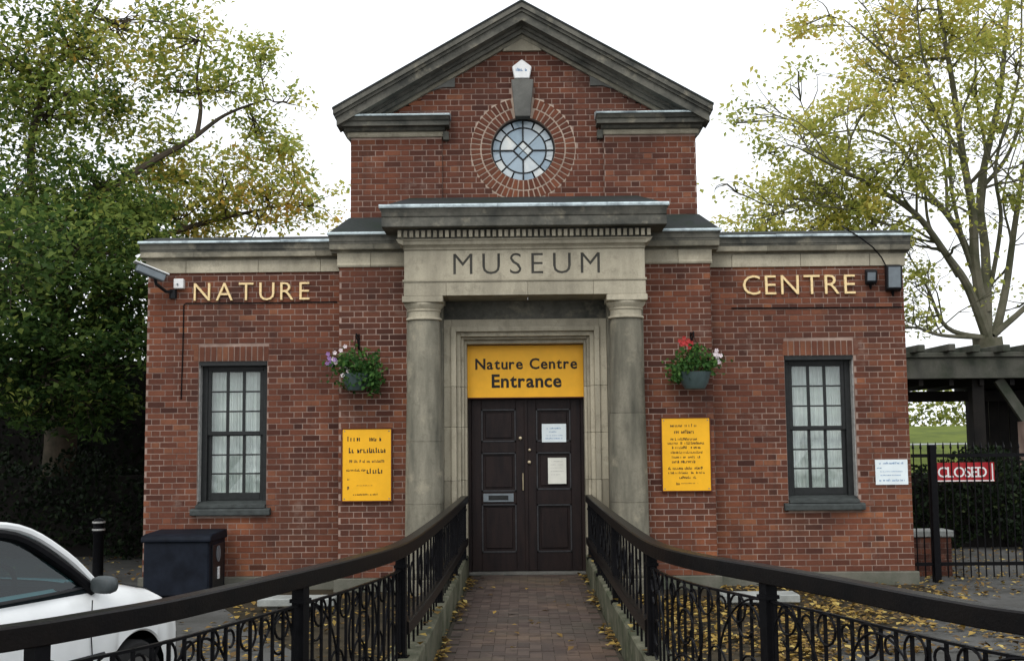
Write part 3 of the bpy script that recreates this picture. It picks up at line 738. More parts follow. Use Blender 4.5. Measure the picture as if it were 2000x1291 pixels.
# ---- sash windows
def sash(s):
    w = empty('sash_window', parent=bld); w.location = (s * 3.82, 0, 0.91 - GZ)
    ax, bx_ = xr(s, 3.37, 4.27)
    fy = 0.15
    # box frame
    fr = MB(); fr.box(ax, ax + 0.085, fy, fy + 0.12, 0.97, 2.79); fr.box(bx_ - 0.085, bx_, fy, fy + 0.12, 0.97, 2.79); fr.box(ax + 0.085, bx_ - 0.085, fy, fy + 0.12, 2.68, 2.79)
    fr.obj('frame', 'paint_dark', w, bevel=0.004)
    # old pale paint down the outer reveal
    o0 = bx_ - 0.012 if s > 0 else ax; MB().box(o0, o0 + 0.012, 0.03, fy, 0.97, 2.79).obj('reveal_trim', 'paint_pale', w)
    o0 = ax if s > 0 else bx_ - 0.012; MB().box(o0, o0 + 0.012, 0.03, fy, 0.97, 2.79).obj('reveal_trim', 'paint_dark', w)
    MB().box(ax + 0.012, bx_ - 0.012, 0.01, fy, 2.735, 2.789).obj('head_board', 'paint_dark', w)
    for q, (z0, z1, y) in enumerate(((0.985, 1.86, fy + 0.055), (1.83, 2.70, fy + 0.015))):
        x0, x1 = ax + 0.085, bx_ - 0.085
        sf = MB(); bt = 0.095 if q == 0 else 0.05
        sf.box(x0, x0 + 0.045, y, y + 0.04, z0, z1); sf.box(x1 - 0.045, x1, y, y + 0.04, z0, z1)
        sf.box(x0 + 0.045, x1 - 0.045, y, y + 0.04, z0, z0 + bt); sf.box(x0 + 0.045, x1 - 0.045, y, y + 0.04, z1 - 0.04, z1)
        so = sf.obj('sash', 'paint_dark', w, bevel=0.003)
        gx0, gx1, gz0, gz1 = x0 + 0.045, x1 - 0.045, z0 + bt, z1 - 0.04
        for k in (1, 2):
            xx = gx0 + (gx1 - gx0) * k / 3; MB().box(xx - 0.018, xx + 0.018, y + 0.004, y + 0.036, gz0, gz1).obj('glazing_bar', 'paint_dark', w)
            zz = gz0 + (gz1 - gz0) * k / 3
            for c in range(3):
                u0 = gx0 + (gx1 - gx0) * c / 3 + (0.018 if c else 0); u1 = gx0 + (gx1 - gx0) * (c + 1) / 3 - (0.018 if c < 2 else 0)
                MB().box(u0, u1, y + 0.006, y + 0.034, zz - 0.010, zz + 0.010).obj('glazing_bar', 'paint_dark', w)
        for c in range(3):
            for r_ in range(3):
                u0 = gx0 + (gx1 - gx0) * c / 3 + 0.004; u1 = gx0 + (gx1 - gx0) * (c + 1) / 3 - 0.004
                v0 = gz0 + (gz1 - gz0) * r_ / 3 + 0.004; v1 = gz0 + (gz1 - gz0) * (r_ + 1) / 3 - 0.004
                t = [random.uniform(-0.002, 0.002) for _ in range(4)]; yy = y + 0.02
                MB().add([(u0, yy + t[0], v0), (u1, yy + t[1], v0), (u1, yy + t[2], v1), (u0, yy + t[3], v1)], [(0, 1, 2, 3)]).obj('pane', 'window_glass', w)
    # pleated blind behind the glass
    cu = MB(); n = 90
    vs = []
    for k in range(n + 1):
        x = ax + 0.06 + (bx_ - ax - 0.12) * k / n; y = 0.345 + 0.026 * math.sin(k * (0.62 + 0.05 * s) + 1.6 * math.sin(k * 0.11 + s)) * (0.6 + 0.4 * math.sin(k * 0.21 + 2 * s)) + 0.009 * math.sin(k * 1.9 + s)
        vs += [(x, y, 0.95), (x, y, 2.76)]
    cu.add(vs, [(2 * k, 2 * k + 2, 2 * k + 3, 2 * k + 1) for k in range(n)]); cu.obj('blind', 'blind_cloth', w, smooth=True)
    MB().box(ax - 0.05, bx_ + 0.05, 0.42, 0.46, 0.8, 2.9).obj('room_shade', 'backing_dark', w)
    MB().extr([(0.25, 0.915), (-0.075, 0.895), (-0.075, 0.925), (0.15, 0.975), (0.25, 0.985)], ax + 0.002, bx_ - 0.002).obj('inner_sill', 'sill_paint', w)
    MB().extr([(0.1, 0.80), (-0.085, 0.80), (-0.09, 0.812), (-0.09, 0.868), (-0.075, 0.885), (0.1, 0.905)], ax - 0.065, bx_ + 0.065).obj('sill', 'sill_paint', w, bevel=0.003)
sash(-1); sash(1)

# ---- round leaded window
rw = empty('round_window', parent=bld); rw.location = (0, 0, ZC - GZ)
def ring_piece(r0, r1, a0, a1, y, n=4, th=0.004):
    vs = []; 
    for k in range(n + 1):
        a = a0 + (a1 - a0) * k / n; vs += [(r0 * math.cos(a), y, ZC + r0 * math.sin(a)), (r1 * math.cos(a), y, ZC + r1 * math.sin(a))]
    return vs, [(2 * k, 2 * k + 1, 2 * k + 3, 2 * k + 2) for k in range(n)]
rr = random.Random(14)
YG = 0.10
for k in range(16):
    v, f = ring_piece(0.318, 0.408, 2 * math.pi * k / 16 + 0.03, 2 * math.pi * (k + 1) / 16 - 0.03, YG)
    v = [(x, y + rr.uniform(-.003, .003), z) for x, y, z in v]
    MB().add(v, f, tone=rr.choice([0.3, 0.5, 0.65, 0.8, 0.95])).obj('pane', 'leaded_glass', rw)
tones = [0.95, 0.45, 0.45, 0.85, 0.3, 0.35, 0.65, 0.2]
for k in range(8):
    a0, a1 = math.pi / 4 * k + 0.03, math.pi / 4 * (k + 1) - 0.03
    dq = 0.135
    def dia(a): return dq / (abs(math.cos(a)) + abs(math.sin(a)))
    vs = []
    for i in range(5):
        a = a0 + (a1 - a0) * i / 4
        for r_ in (dia(a) + 0.012, 0.298): vs.append((r_ * math.cos(a), YG + rr.uniform(-.002, .002), ZC + r_ * math.sin(a)))
    MB().add(vs, [(2 * i, 2 * i + 1, 2 * i + 3, 2 * i + 2) for i in range(4)], tone=tones[(k + 5) % 8]).obj('pane', 'leaded_glass', rw)
for k, t in enumerate((0.98, 1.0, 0.3, 0.25)):
    a = math.pi / 2 * k + math.pi / 4; c_ = (0.062 * math.cos(a) , 0.062 * math.sin(a))
    c_ = ((0.06, 0), (0, 0.06), (-0.06, 0), (0, -0.06))[k]; h = 0.055
    MB().add([(c_[0] + h, YG, ZC + c_[1]), (c_[0], YG, ZC + c_[1] + h), (c_[0] - h, YG, ZC + c_[1]), (c_[0], YG, ZC + c_[1] - h)], [(0, 1, 2, 3)], tone=t).obj('pane', 'leaded_glass', rw)
def circ(r, n=40): return [(r * math.cos(2 * math.pi * k / n), YG - 0.004, ZC + r * math.sin(2 * math.pi * k / n)) for k in range(n + 1)]
MB().tube(circ(0.308), 0.0105, 6).obj('lead_came', 'paint_dark', rw)
MB().tube(circ(0.418), 0.016, 6).obj('frame', 'paint_dark', rw)
for a in (0, math.pi / 2, math.pi, 3 * math.pi / 2):
    MB().tube([(0.135 * math.cos(a), YG - 0.008, ZC + 0.135 * math.sin(a)), (0.415 * math.cos(a), YG - 0.008, ZC + 0.415 * math.sin(a))], 0.0115, 6).obj('lead_came', 'paint_dark', rw)
for a in (math.pi / 4, 3 * math.pi / 4, 5 * math.pi / 4, 7 * math.pi / 4):
    MB().tube([(0.10 * math.cos(a), YG - 0.004, ZC + 0.10 * math.sin(a)), (0.308 * math.cos(a), YG - 0.004, ZC + 0.308 * math.sin(a))], 0.007, 6).obj('lead_came', 'sill_paint', rw)
MB().tube([(0.135, YG - 0.006, ZC), (0, YG - 0.006, ZC + 0.135), (-0.135, YG - 0.006, ZC), (0, YG - 0.006, ZC - 0.135), (0.135, YG - 0.006, ZC)], 0.010, 6).obj('lead_came', 'paint_dark', rw)
MB().tube([(0.067, YG - 0.002, ZC + 0.067), (-0.067, YG - 0.002, ZC - 0.067)], 0.006, 6).obj('lead_came', 'sill_paint', rw)
MB().tube([(-0.067, YG - 0.002, ZC + 0.067), (0.067, YG - 0.002, ZC - 0.067)], 0.006, 6).obj('lead_came', 'sill_paint', rw)
MB().add([(0.42 * math.cos(2 * math.pi * k / 32), YG + 0.03, ZC + 0.42 * math.sin(2 * math.pi * k / 32)) for k in range(32)], [tuple(range(32))]).obj('backing', 'backing_dark', rw)
MB().prism([(-0.10, 5.985), (0.10, 5.985), (0.148, 6.49), (-0.148, 6.49)], -0.11, 0.05).obj('keystone', 'stone_grey', bld, bevel=0.008)

# ---- pediment
ped = empty('pediment', parent=bld); ped.location = (0, 0, 6.0 - GZ)
for s in (-1, 1):
    def rake(name, dz0, dz1, yf, xe, mat, yb=0.02, xa=0.0):
        z = lambda x, d: rz(x) + d
        p = [(s * xa, z(xa, dz1)), (s * xe, z(xe, dz1)), (s * xe, z(xe, dz0)), (s * xa, z(xa, dz0))]
        if s < 0: p = p[::-1]
        return MB().prism(p, yf, yb).obj(name, mat, ped)
    rake('raking_lead', 0.012, -0.012, -0.425, 2.475, 'slate', 6.9)
    rake('raking_cornice', -0.0125, -0.085, -0.41, 2.465, 'stone_dark')
    rake('raking_cornice', -0.0855, -0.125, -0.37, 2.45, 'stone_dark')
    rake('raking_cornice', -0.1255, -0.235, -0.335, 2.43, 'stone_dark')
    rake('raking_bed', -0.2355, -0.275, -0.17, 2.36, 'stone_dark')
    rake('raking_bed', -0.2755, -0.33, -0.12, 2.33, 'stone_dark')
    rake('raking_bed', -0.3305, -0.385, -0.055, 2.26, 'stone_mixed')
    # return cornice
    x0, x1 = xr(s, 0.975, 2.40)
    rc = ped
    def rcp(prof, a, b, mat, nm): q0, q1 = xr(s, a, b); return MB().extr(prof, q0, q1).obj(nm, mat, rc)
    rcp([(0.0, 5.845), (-0.25, 5.845), (-0.25, 5.90), (-0.275, 5.91), (-0.30, 5.945), (-0.31, 5.955), (0, 5.955)], 0.97, 2.41, 'stone_dark', 'corona')
    rcp([(0.0, 5.9565), (-0.325, 5.9565), (-0.33, 5.97), (-0.31, 5.985), (0, 6.06)], 0.955, 2.42, 'lead', 'lead_flashing')
    rcp([(0.0, 5.80), (-0.12, 5.80), (-0.14, 5.81), (-0.16, 5.8445), (0, 5.8445)], 1.03, 2.36, 'stone_dark', 'bed_mould')
    rcp([(0.0, 5.735), (-0.085, 5.735), (-0.095, 5.75), (-0.085, 5.765), (-0.085, 5.7995), (0, 5.7995)], 1.06, 2.32, 'stone', 'fascia')
    rcp([(0.0, 5.69), (-0.09, 5.69), (-0.12, 5.79), (0, 5.79)], 0.98, 1.055, 'stone_dark', 'end_bracket')
    # shaped eaves block under the rake tip
    p = [(s * 2.28, 5.70), (s * 2.30, 5.70), (s * 2.36, 5.80), (s * 2.40, 5.845), (s * 2.43, 5.94), (s * 2.28, 5.94)]
    if s < 0: p = p[::-1]
    MB().prism(p, -0.08, 0.4).obj('eaves_block', 'stone_dark', ped)
    # stones let into the tympanum
    p = [(s * 0.90, rz(0.90) - 0.52), (s * 1.06, rz(0.90) - 0.52), (s * 1.22, rz(1.22) - 0.385), (s * 0.90, rz(0.90) - 0.385)]
    if s < 0: p = p[::-1]
    MB().prism(p, -0.04, 0.02).obj('tympanum_stone', 'stone_grey', ped)
MB().prism([(-0.26, 6.90), (0.26, 6.90), (0.12, 7.06), (0.0, 7.12), (-0.12, 7.06)], -0.045, 0.02).obj('tympanum_stone', 'stone', ped)
for s in (-1, 1):   # roof slopes of the upper block
    p = [(0, 0.02, rz(0) - 0.05), (s * 2.4, 0.02, rz(2.4) - 0.05), (s * 2.4, 6.95, rz(2.4) - 0.05), (0, 6.95, rz(0) - 0.05), (0, 0.02, rz(0) - 0.2), (s * 2.4, 0.02, rz(2.4) - 0.2), (s * 2.4, 6.95, rz(2.4) - 0.2), (0, 6.95, rz(0) - 0.2)]
    MB().add(p, [(0, 1, 2, 3), (4, 7, 6, 5), (0, 4, 5, 1), (1, 5, 6, 2), (2, 6, 7, 3)]).obj('roof', 'slate', bld)
MB().prism([(-2.2, 4.45), (2.2, 4.45), (2.2, 6.0), (0, 7.2), (-2.2, 6.0)], 6.6, 6.9).obj('rear_gable', 'mortar', bld)

# ================================================================== THINGS ON THE WALLS
# gilt lettering
t = empty('wall_lettering', (-3.58, -0.02, 3.59), 'gilt capital letters NATURE on the brick above the left window', 'lettering')
letters('NATURE', -4.34, -2.82, 3.585, 0.235, -0.010, 'gold', t, bold=-0.008, depth=0.034)
t = empty('wall_lettering', (3.58, -0.02, 3.59), 'gilt capital letters CENTRE on the brick above the right window', 'lettering')
letters('CENTRE', 2.855, 4.32, 3.588, 0.255, -0.010, 'gold', t, bold=-0.008, depth=0.034)

# yellow entrance board over the door
t = empty('entrance_sign', (0, 0.2, 2.3), 'yellow board reading Nature Centre Entrance above the double door', 'sign')
MB().box(-0.775, 0.775, 0.19, 0.225, 2.292, 2.975).obj('board', 'sign_yellow_deep', t)
fr = MB(); fr.box(-0.785, 0.785, 0.175, 0.228, 2.975, 2.99); fr.box(-0.785, -0.775, 0.175, 0.228, 2.285, 2.975); fr.box(0.775, 0.785, 0.175, 0.228, 2.285, 2.975)
fr.box(-0.785, 0.785, 0.175, 0.228, 2.278, 2.2915); fr.obj('board_frame', 'sign_edge', t)
letters('Nature Centre', -0.66, 0.685, 2.665, 0.135, 0.19, 'ink', t, bold=0.022, depth=0.004)
letters('Entrance', -0.445, 0.475, 2.425, 0.165, 0.19, 'ink', t, bold=0.026, depth=0.004)

def board(s, x0, x1, z0, z1, label, rows):
    t = empty('notice_board', ((x0 + x1) / 2, -0.33, z0), label, 'sign')
    MB().box(x0, x1, -0.338, -0.311, z0, z1).obj('board', 'sign_yellow', t)
    fr = MB()
    fr.box(x0 - 0.014, x1 + 0.014, -0.345, -0.31, z1, z1 + 0.014); fr.box(x0 - 0.014, x1 + 0.014, -0.345, -0.31, z0 - 0.014, z0)
    fr.box(x0 - 0.014, x0, -0.345, -0.31, z0, z1); fr.box(x1, x1 + 0.014, -0.345, -0.31, z0, z1); fr.obj('board_edge', 'sign_edge', t)
    for xx in (x0 + 0.025, x1 - 0.025):
        for zz in (z0 + 0.025, z1 - 0.025): MB().tube([(xx, -0.336, zz), (xx, -0.342, zz)], 0.008, 8).obj('screw', 'rim_metal', t)
    qs = {'ink': MB(), 'ink_soft': MB()}
    for i, (a, b, zz, h, mt) in enumerate(rows):
        q = qs[mt]; scribble(q, x0 + (x1 - x0) * a, x0 + (x1 - x0) * b, z1 - (z1 - z0) * zz - h, h, -0.338, i * 7 + s, 0.8)
    for k_ in qs: qs[k_].obj('bold_print' if k_ == 'ink' else 'faint_print', k_, t, kind='stuff')
board(5, -2.33, -1.715, 0.985, 1.885, 'yellow notice board left of the portico with large broken print', [
    (0.10, 0.83, 0.10, 0.062, 'ink'), (0.13, 0.90, 0.26, 0.066, 'ink'), (0.14, 0.86, 0.43, 0.035, 'ink_soft'), (0.08, 0.50, 0.555, 0.03, 'ink'), (0.50, 0.88, 0.55, 0.065, 'ink'),
    (0.10, 0.19, 0.68, 0.03, 'ink_soft'), (0.10, 0.17, 0.78, 0.06, 'ink_soft'), (0.28, 0.62, 0.78, 0.012, 'ink_soft'), (0.22, 0.72, 0.90, 0.022, 'ink')])
board(9, 1.72, 2.325, 1.075, 1.985, 'yellow notice board right of the portico with centred lines of print', [
    (0.18, 0.74, 0.08, 0.036, 'ink'), (0.26, 0.70, 0.165, 0.042, 'ink'), (0.18, 0.74, 0.27, 0.032, 'ink'), (0.12, 0.88, 0.325, 0.034, 'ink'), (0.18, 0.52, 0.385, 0.034, 'ink'), (0.60, 0.80, 0.385, 0.034, 'ink'),
    (0.18, 0.86, 0.455, 0.03, 'ink'), (0.20, 0.80, 0.52, 0.03, 'ink'), (0.20, 0.70, 0.58, 0.036, 'ink'), (0.12, 0.86, 0.67, 0.036, 'ink'), (0.12, 0.88, 0.735, 0.03, 'ink'), (0.32, 0.70, 0.80, 0.032, 'ink'), (0.28, 0.36, 0.885, 0.032, 'ink'), (0.38, 0.74, 0.89, 0.014, 'ink_soft')])
def notice(name, x0, x1, z0, z1, y, mat, label, rows, ink):
    t = empty(name, ((x0 + x1) / 2, y, z0), label, 'notice')
    MB().box(x0, x1, y - 0.006, y + 0.004, z0, z1).obj('sheet', mat, t)
    q = MB()
    for i, (a, b, zz, h) in enumerate(rows):
        scribble(q, x0 + (x1 - x0) * a, x0 + (x1 - x0) * b, z1 - (z1 - z0) * zz - h, h, y - 0.006, i * 3 + 40, 0.7)
    q.obj('small_print', ink, t, kind='stuff')
notice('paper_notice', 0.21, 0.53, 1.70, 1.94, 0.284, 'paper', 'pale blue landscape paper notice on the upper panel of the door', [(0.2, 0.8, 0.2, 0.02), (0.3, 0.7, 0.4, 0.014), (0.2, 0.85, 0.6, 0.014), (0.15, 0.85, 0.75, 0.018)], 'ink_blue')
notice('paper_notice', 0.285, 0.525, 1.155, 1.495, 0.276, 'paper_cream', 'cream upright paper notice on the middle panel of the door', [(0.2, 0.8, 0.12, 0.012), (0.15, 0.85, 0.25, 0.01), (0.15, 0.8, 0.37, 0.01), (0.15, 0.85, 0.5, 0.01), (0.15, 0.7, 0.63, 0.01)], 'paint_pale')
notice('wall_notice', 4.495, 4.91, 1.115, 1.435, -0.012, 'paper', 'pale blue notice on the brick at the right corner of the museum', [(0.12, 0.88, 0.10, 0.026), (0.05, 0.2, 0.3, 0.016), (0.15, 0.85, 0.45, 0.013), (0.15, 0.8, 0.6, 0.013), (0.08, 0.9, 0.78, 0.026)], 'ink_blue')

# alarm box at the top of the gable
t = empty('alarm_box', (0, 0, 6.5), 'white pentagonal alarm box under the gable apex', 'alarm')
pent = [(-0.105, 6.505), (0.095, 6.505), (0.125, 6.665), (-0.005, 6.765), (-0.135, 6.665)]
MB().prism(pent, -0.10, 0.0).obj('housing', 'white_plastic', t, bevel=0.01)
q = MB(); scribble(q, -0.085, 0.07, 6.60, 0.045, -0.101, 3, 0.9); q.obj('small_print', 'ink_blue', t, kind='stuff')

# CCTV camera on the left corner
t = empty('security_camera', (-4.53, 0, 3.81), 'white security camera with bracket at the left end of the wall', 'camera')
MB().box(-4.595, -4.465, -0.09, -0.005, 3.745, 3.875).obj('junction_box', 'white_plastic', t, bevel=0.008)
MB().tube([(-4.54, -0.088, 3.80), (-4.54, -0.105, 3.80)], 0.012, 8).obj('screw_cover', 'grey_plastic', t)
a, b = Vector((-4.66, -0.26, 3.85)), Vector((-4.97, -0.42, 3.975))
def beam(mb, p, q, w, h):
    d = (q - p).normalized(); sd_ = d.cross(Vector((0, 0, 1))).normalized(); up = sd_.cross(d)
    vs = [c + sd_ * (i * w / 2) + up * (j * h / 2) for c in (p, q) for i, j in ((-1, -1), (1, -1), (1, 1), (-1, 1))]
    mb.add(vs, [(0, 1, 2, 3), (7, 6, 5, 4), (0, 4, 5, 1), (1, 5, 6, 2), (2, 6, 7, 3), (3, 7, 4, 0)]); return mb
beam(MB(), a, b, 0.125, 0.10).obj('housing', 'grey_plastic', t, bevel=0.012)
d = (b - a).normalized(); up = d.cross(Vector((0, 0, 1))).normalized().cross(d)
beam(MB(), a - d * 0.03 + up * 0.062, b + d * 0.06 + up * 0.062, 0.165, 0.018).obj('sun_shield', 'white_plastic', t, bevel=0.006)
beam(MB(), b, b + d * 0.012, 0.10, 0.085).obj('lens', 'lamp_glass', t)
MB().tube([(-4.60, -0.01, 3.72), (-4.68, -0.12, 3.70), (-4.76, -0.29, 3.78), (-4.77, -0.31, 3.86)], 0.022, 8).obj('bracket', 'black_plastic', t, smooth=True)
MB().tube([(-4.62, -0.012, 3.62), (-4.62, -0.012, 3.74)], 0.05, 12).obj('base_plate', 'black_plastic', t)

# flood lights on the right corner
def flood(x0, x1, z0, z1, label, depth):
    t = empty('flood_light', ((x0 + x1) / 2, -0.02, z0), label, 'flood light', 'flood lights at the right corner')
    MB().extr([(-0.05, z0 + 0.02), (-depth, z0 + 0.05), (-depth - 0.03, z1 - 0.03), (-0.06, z1)], x0, x1).obj('housing', 'black_plastic', t, bevel=0.008)
    MB().add([(x0 + 0.02, -depth - 0.006, z0 + 0.07), (x1 - 0.025, -depth - 0.006, z0 + 0.07), (x1 - 0.025, -depth - 0.031, z1 - 0.05), (x0 + 0.02, -depth - 0.031, z1 - 0.05)], [(0, 1, 2, 3)]).obj('front_glass', 'grey_plastic', t)
    MB().tube([((x0 + x1) / 2, -0.01, z0 + 0.03), ((x0 + x1) / 2, -0.05, z0 - 0.03), ((x0 + x1) / 2, -0.08, z0 + 0.05)], 0.012, 6).obj('bracket', 'iron', t)
flood(4.44, 4.59, 3.68, 3.905, 'small black flood light beside the letters CENTRE', 0.10)
flood(4.70, 4.90, 3.585, 3.965, 'tall black flood light at the right corner of the wall', 0.14)

# cables
MB().tube([(-2.46, -0.018, 3.555), (-3.3, -0.018, 3.552), (-4.45, -0.018, 3.556), (-4.475, -0.018, 3.535), (-4.478, -0.018, 2.95), (-4.49, -0.018, 2.30)], 0.008, 6).obj('cable', 'iron', None, 'black cable running under NATURE and down the left corner', 'cable')
MB().tube([(2.70, -0.018, 3.418), (3.31, -0.018, 3.414), (4.93, -0.018, 3.408)], 0.008, 6).obj('cable', 'iron', None, 'black cable running level along the brick under CENTRE', 'cable')
MB().tube([(4.18, -0.02, 4.485), (4.20, -0.20, 4.40), (4.36, -0.205, 4.30), (4.52, -0.20, 4.17), (4.66, -0.08, 4.06), (4.72, -0.06, 3.95)], 0.010, 6).obj('cable', 'iron', None, 'black cable looping over the right cornice down to the tall flood light', 'cable')

# hanging baskets
def basket(c, label, tone, flowers, spread, rbowl, seed, trail, dens=520):
    x, y, z = c; rr = random.Random(seed); t = empty('hanging_basket', (x, y, z), label, 'hanging basket')
    prof = [(0.02, z - 0.20), (rbowl * 0.62, z - 0.195), (rbowl * 0.85, z - 0.12), (rbowl * 0.97, z - 0.03), (rbowl * 1.03, z), (rbowl * 1.05, z + 0.015), (rbowl * 0.95, z + 0.015), (rbowl * 0.9, z - 0.02)]
    MB().lathe(prof, x, y, 20, cap=False).obj('tub', 'tub_green', t, smooth=True)
    MB().lathe([(0.001, z - 0.022), (rbowl * 0.92, z - 0.02)], x, y, 16, cap=False).obj('soil', 'soil', t)
    ht = z + 0.50
    br = MB().tube([(x, -0.31, ht - 0.22), (x, -0.31, ht + 0.04)], 0.012, 6); br.tube([(x, -0.31, ht), (x, y, ht + 0.02), (x, y, ht - 0.03)], 0.010, 6); br.tube([(x, -0.31, ht - 0.2), (x, (y - 0.31) / 2, ht - 0.05), (x, y + 0.03, ht)], 0.008, 6)
    br.obj('bracket', 'iron', t)
    for k in range(3):
        a = 2 * math.pi * k / 3 + 0.4; MB().tube([(x + rbowl * math.cos(a), y + rbowl * math.sin(a), z), (x, y, ht - 0.03)], 0.003, 4).obj('chain', 'iron', t)
    P = []
    r2 = np.random.default_rng(seed)
    for (dx, dz, sx, sz, n) in spread:
        q = r2.normal(size=(n, 3)) * np.array([sx, 0.12, sz]) + np.array([x + dx, y, z + dz]); P.append(q)
    P = np.concatenate(P); P[:, 1] = np.minimum(P[:, 1], -0.33)
    o = link('foliage', leaf_mesh('foliage', P, r2.uniform(0.045, 0.085, len(P)), r2.uniform(0, 1, len(P)) * 0.9 + (P[:, 2] - z) * 0.4, 'leaf_basket'), t)
    for (dx, dz, mat, n, sp) in flowers:
        q = r2.normal(size=(n, 3)) * np.array([sp, 0.05, sp]) + np.array([x + dx, y - 0.10, z + dz]); q[:, 1] = np.minimum(q[:, 1], -0.34)
        for p in q:
            fm = MB(); ax = random.uniform(0, 1)
            for k in range(5):
                a = 2 * math.pi * k / 5 + ax; a2 = a + 0.62
                r_ = 0.024
                fm.add([(p[0], p[1] - 0.006, p[2]), (p[0] + r_ * math.cos(a - 0.5), p[1] - 0.014, p[2] + r_ * math.sin(a - 0.5)), (p[0] + 1.2 * r_ * math.cos(a), p[1] - 0.01, p[2] + 1.2 * r_ * math.sin(a)), (p[0] + r_ * math.cos(a + 0.5), p[1] - 0.014, p[2] + r_ * math.sin(a + 0.5))], [(0, 1, 2, 3)])
            fm.obj('flower', mat, t)
basket((-2.13, -0.56, 2.56), 'hanging basket with trailing green leaves and purple flowers left of the portico', 0.5,
       [(-0.30, 0.17, 'flower_purple', 9, 0.045), (-0.24, 0.20, 'flower_white', 4, 0.05), (-0.12, 0.02, 'flower_white', 3, 0.05), (-0.14, 0.33, 'flower_white', 2, 0.02)],
       [(0.0, 0.14, 0.13, 0.10, 260), (0.20, 0.02, 0.07, 0.12, 190), (0.23, -0.14, 0.04, 0.07, 90), (-0.17, 0.18, 0.09, 0.05, 110), (0.02, 0.0, 0.14, 0.07, 220), (-0.02, -0.10, 0.10, 0.05, 90)], 0.17, 4, True)
basket((2.12, -0.56, 2.54), 'green tub hanging basket with a red flower right of the portico', 0.5,
       [(-0.12, 0.37, 'flower_red', 12, 0.035), (0.25, 0.24, 'flower_white', 5, 0.04), (0.30, 0.15, 'flower_white', 3, 0.03)],
       [(-0.02, 0.16, 0.10, 0.075, 240), (0.20, 0.14, 0.08, 0.06, 150), (-0.20, 0.04, 0.07, 0.07, 170), (-0.25, -0.04, 0.03, 0.03, 40), (0.05, 0.3, 0.05, 0.04, 40)], 0.20, 8, False)

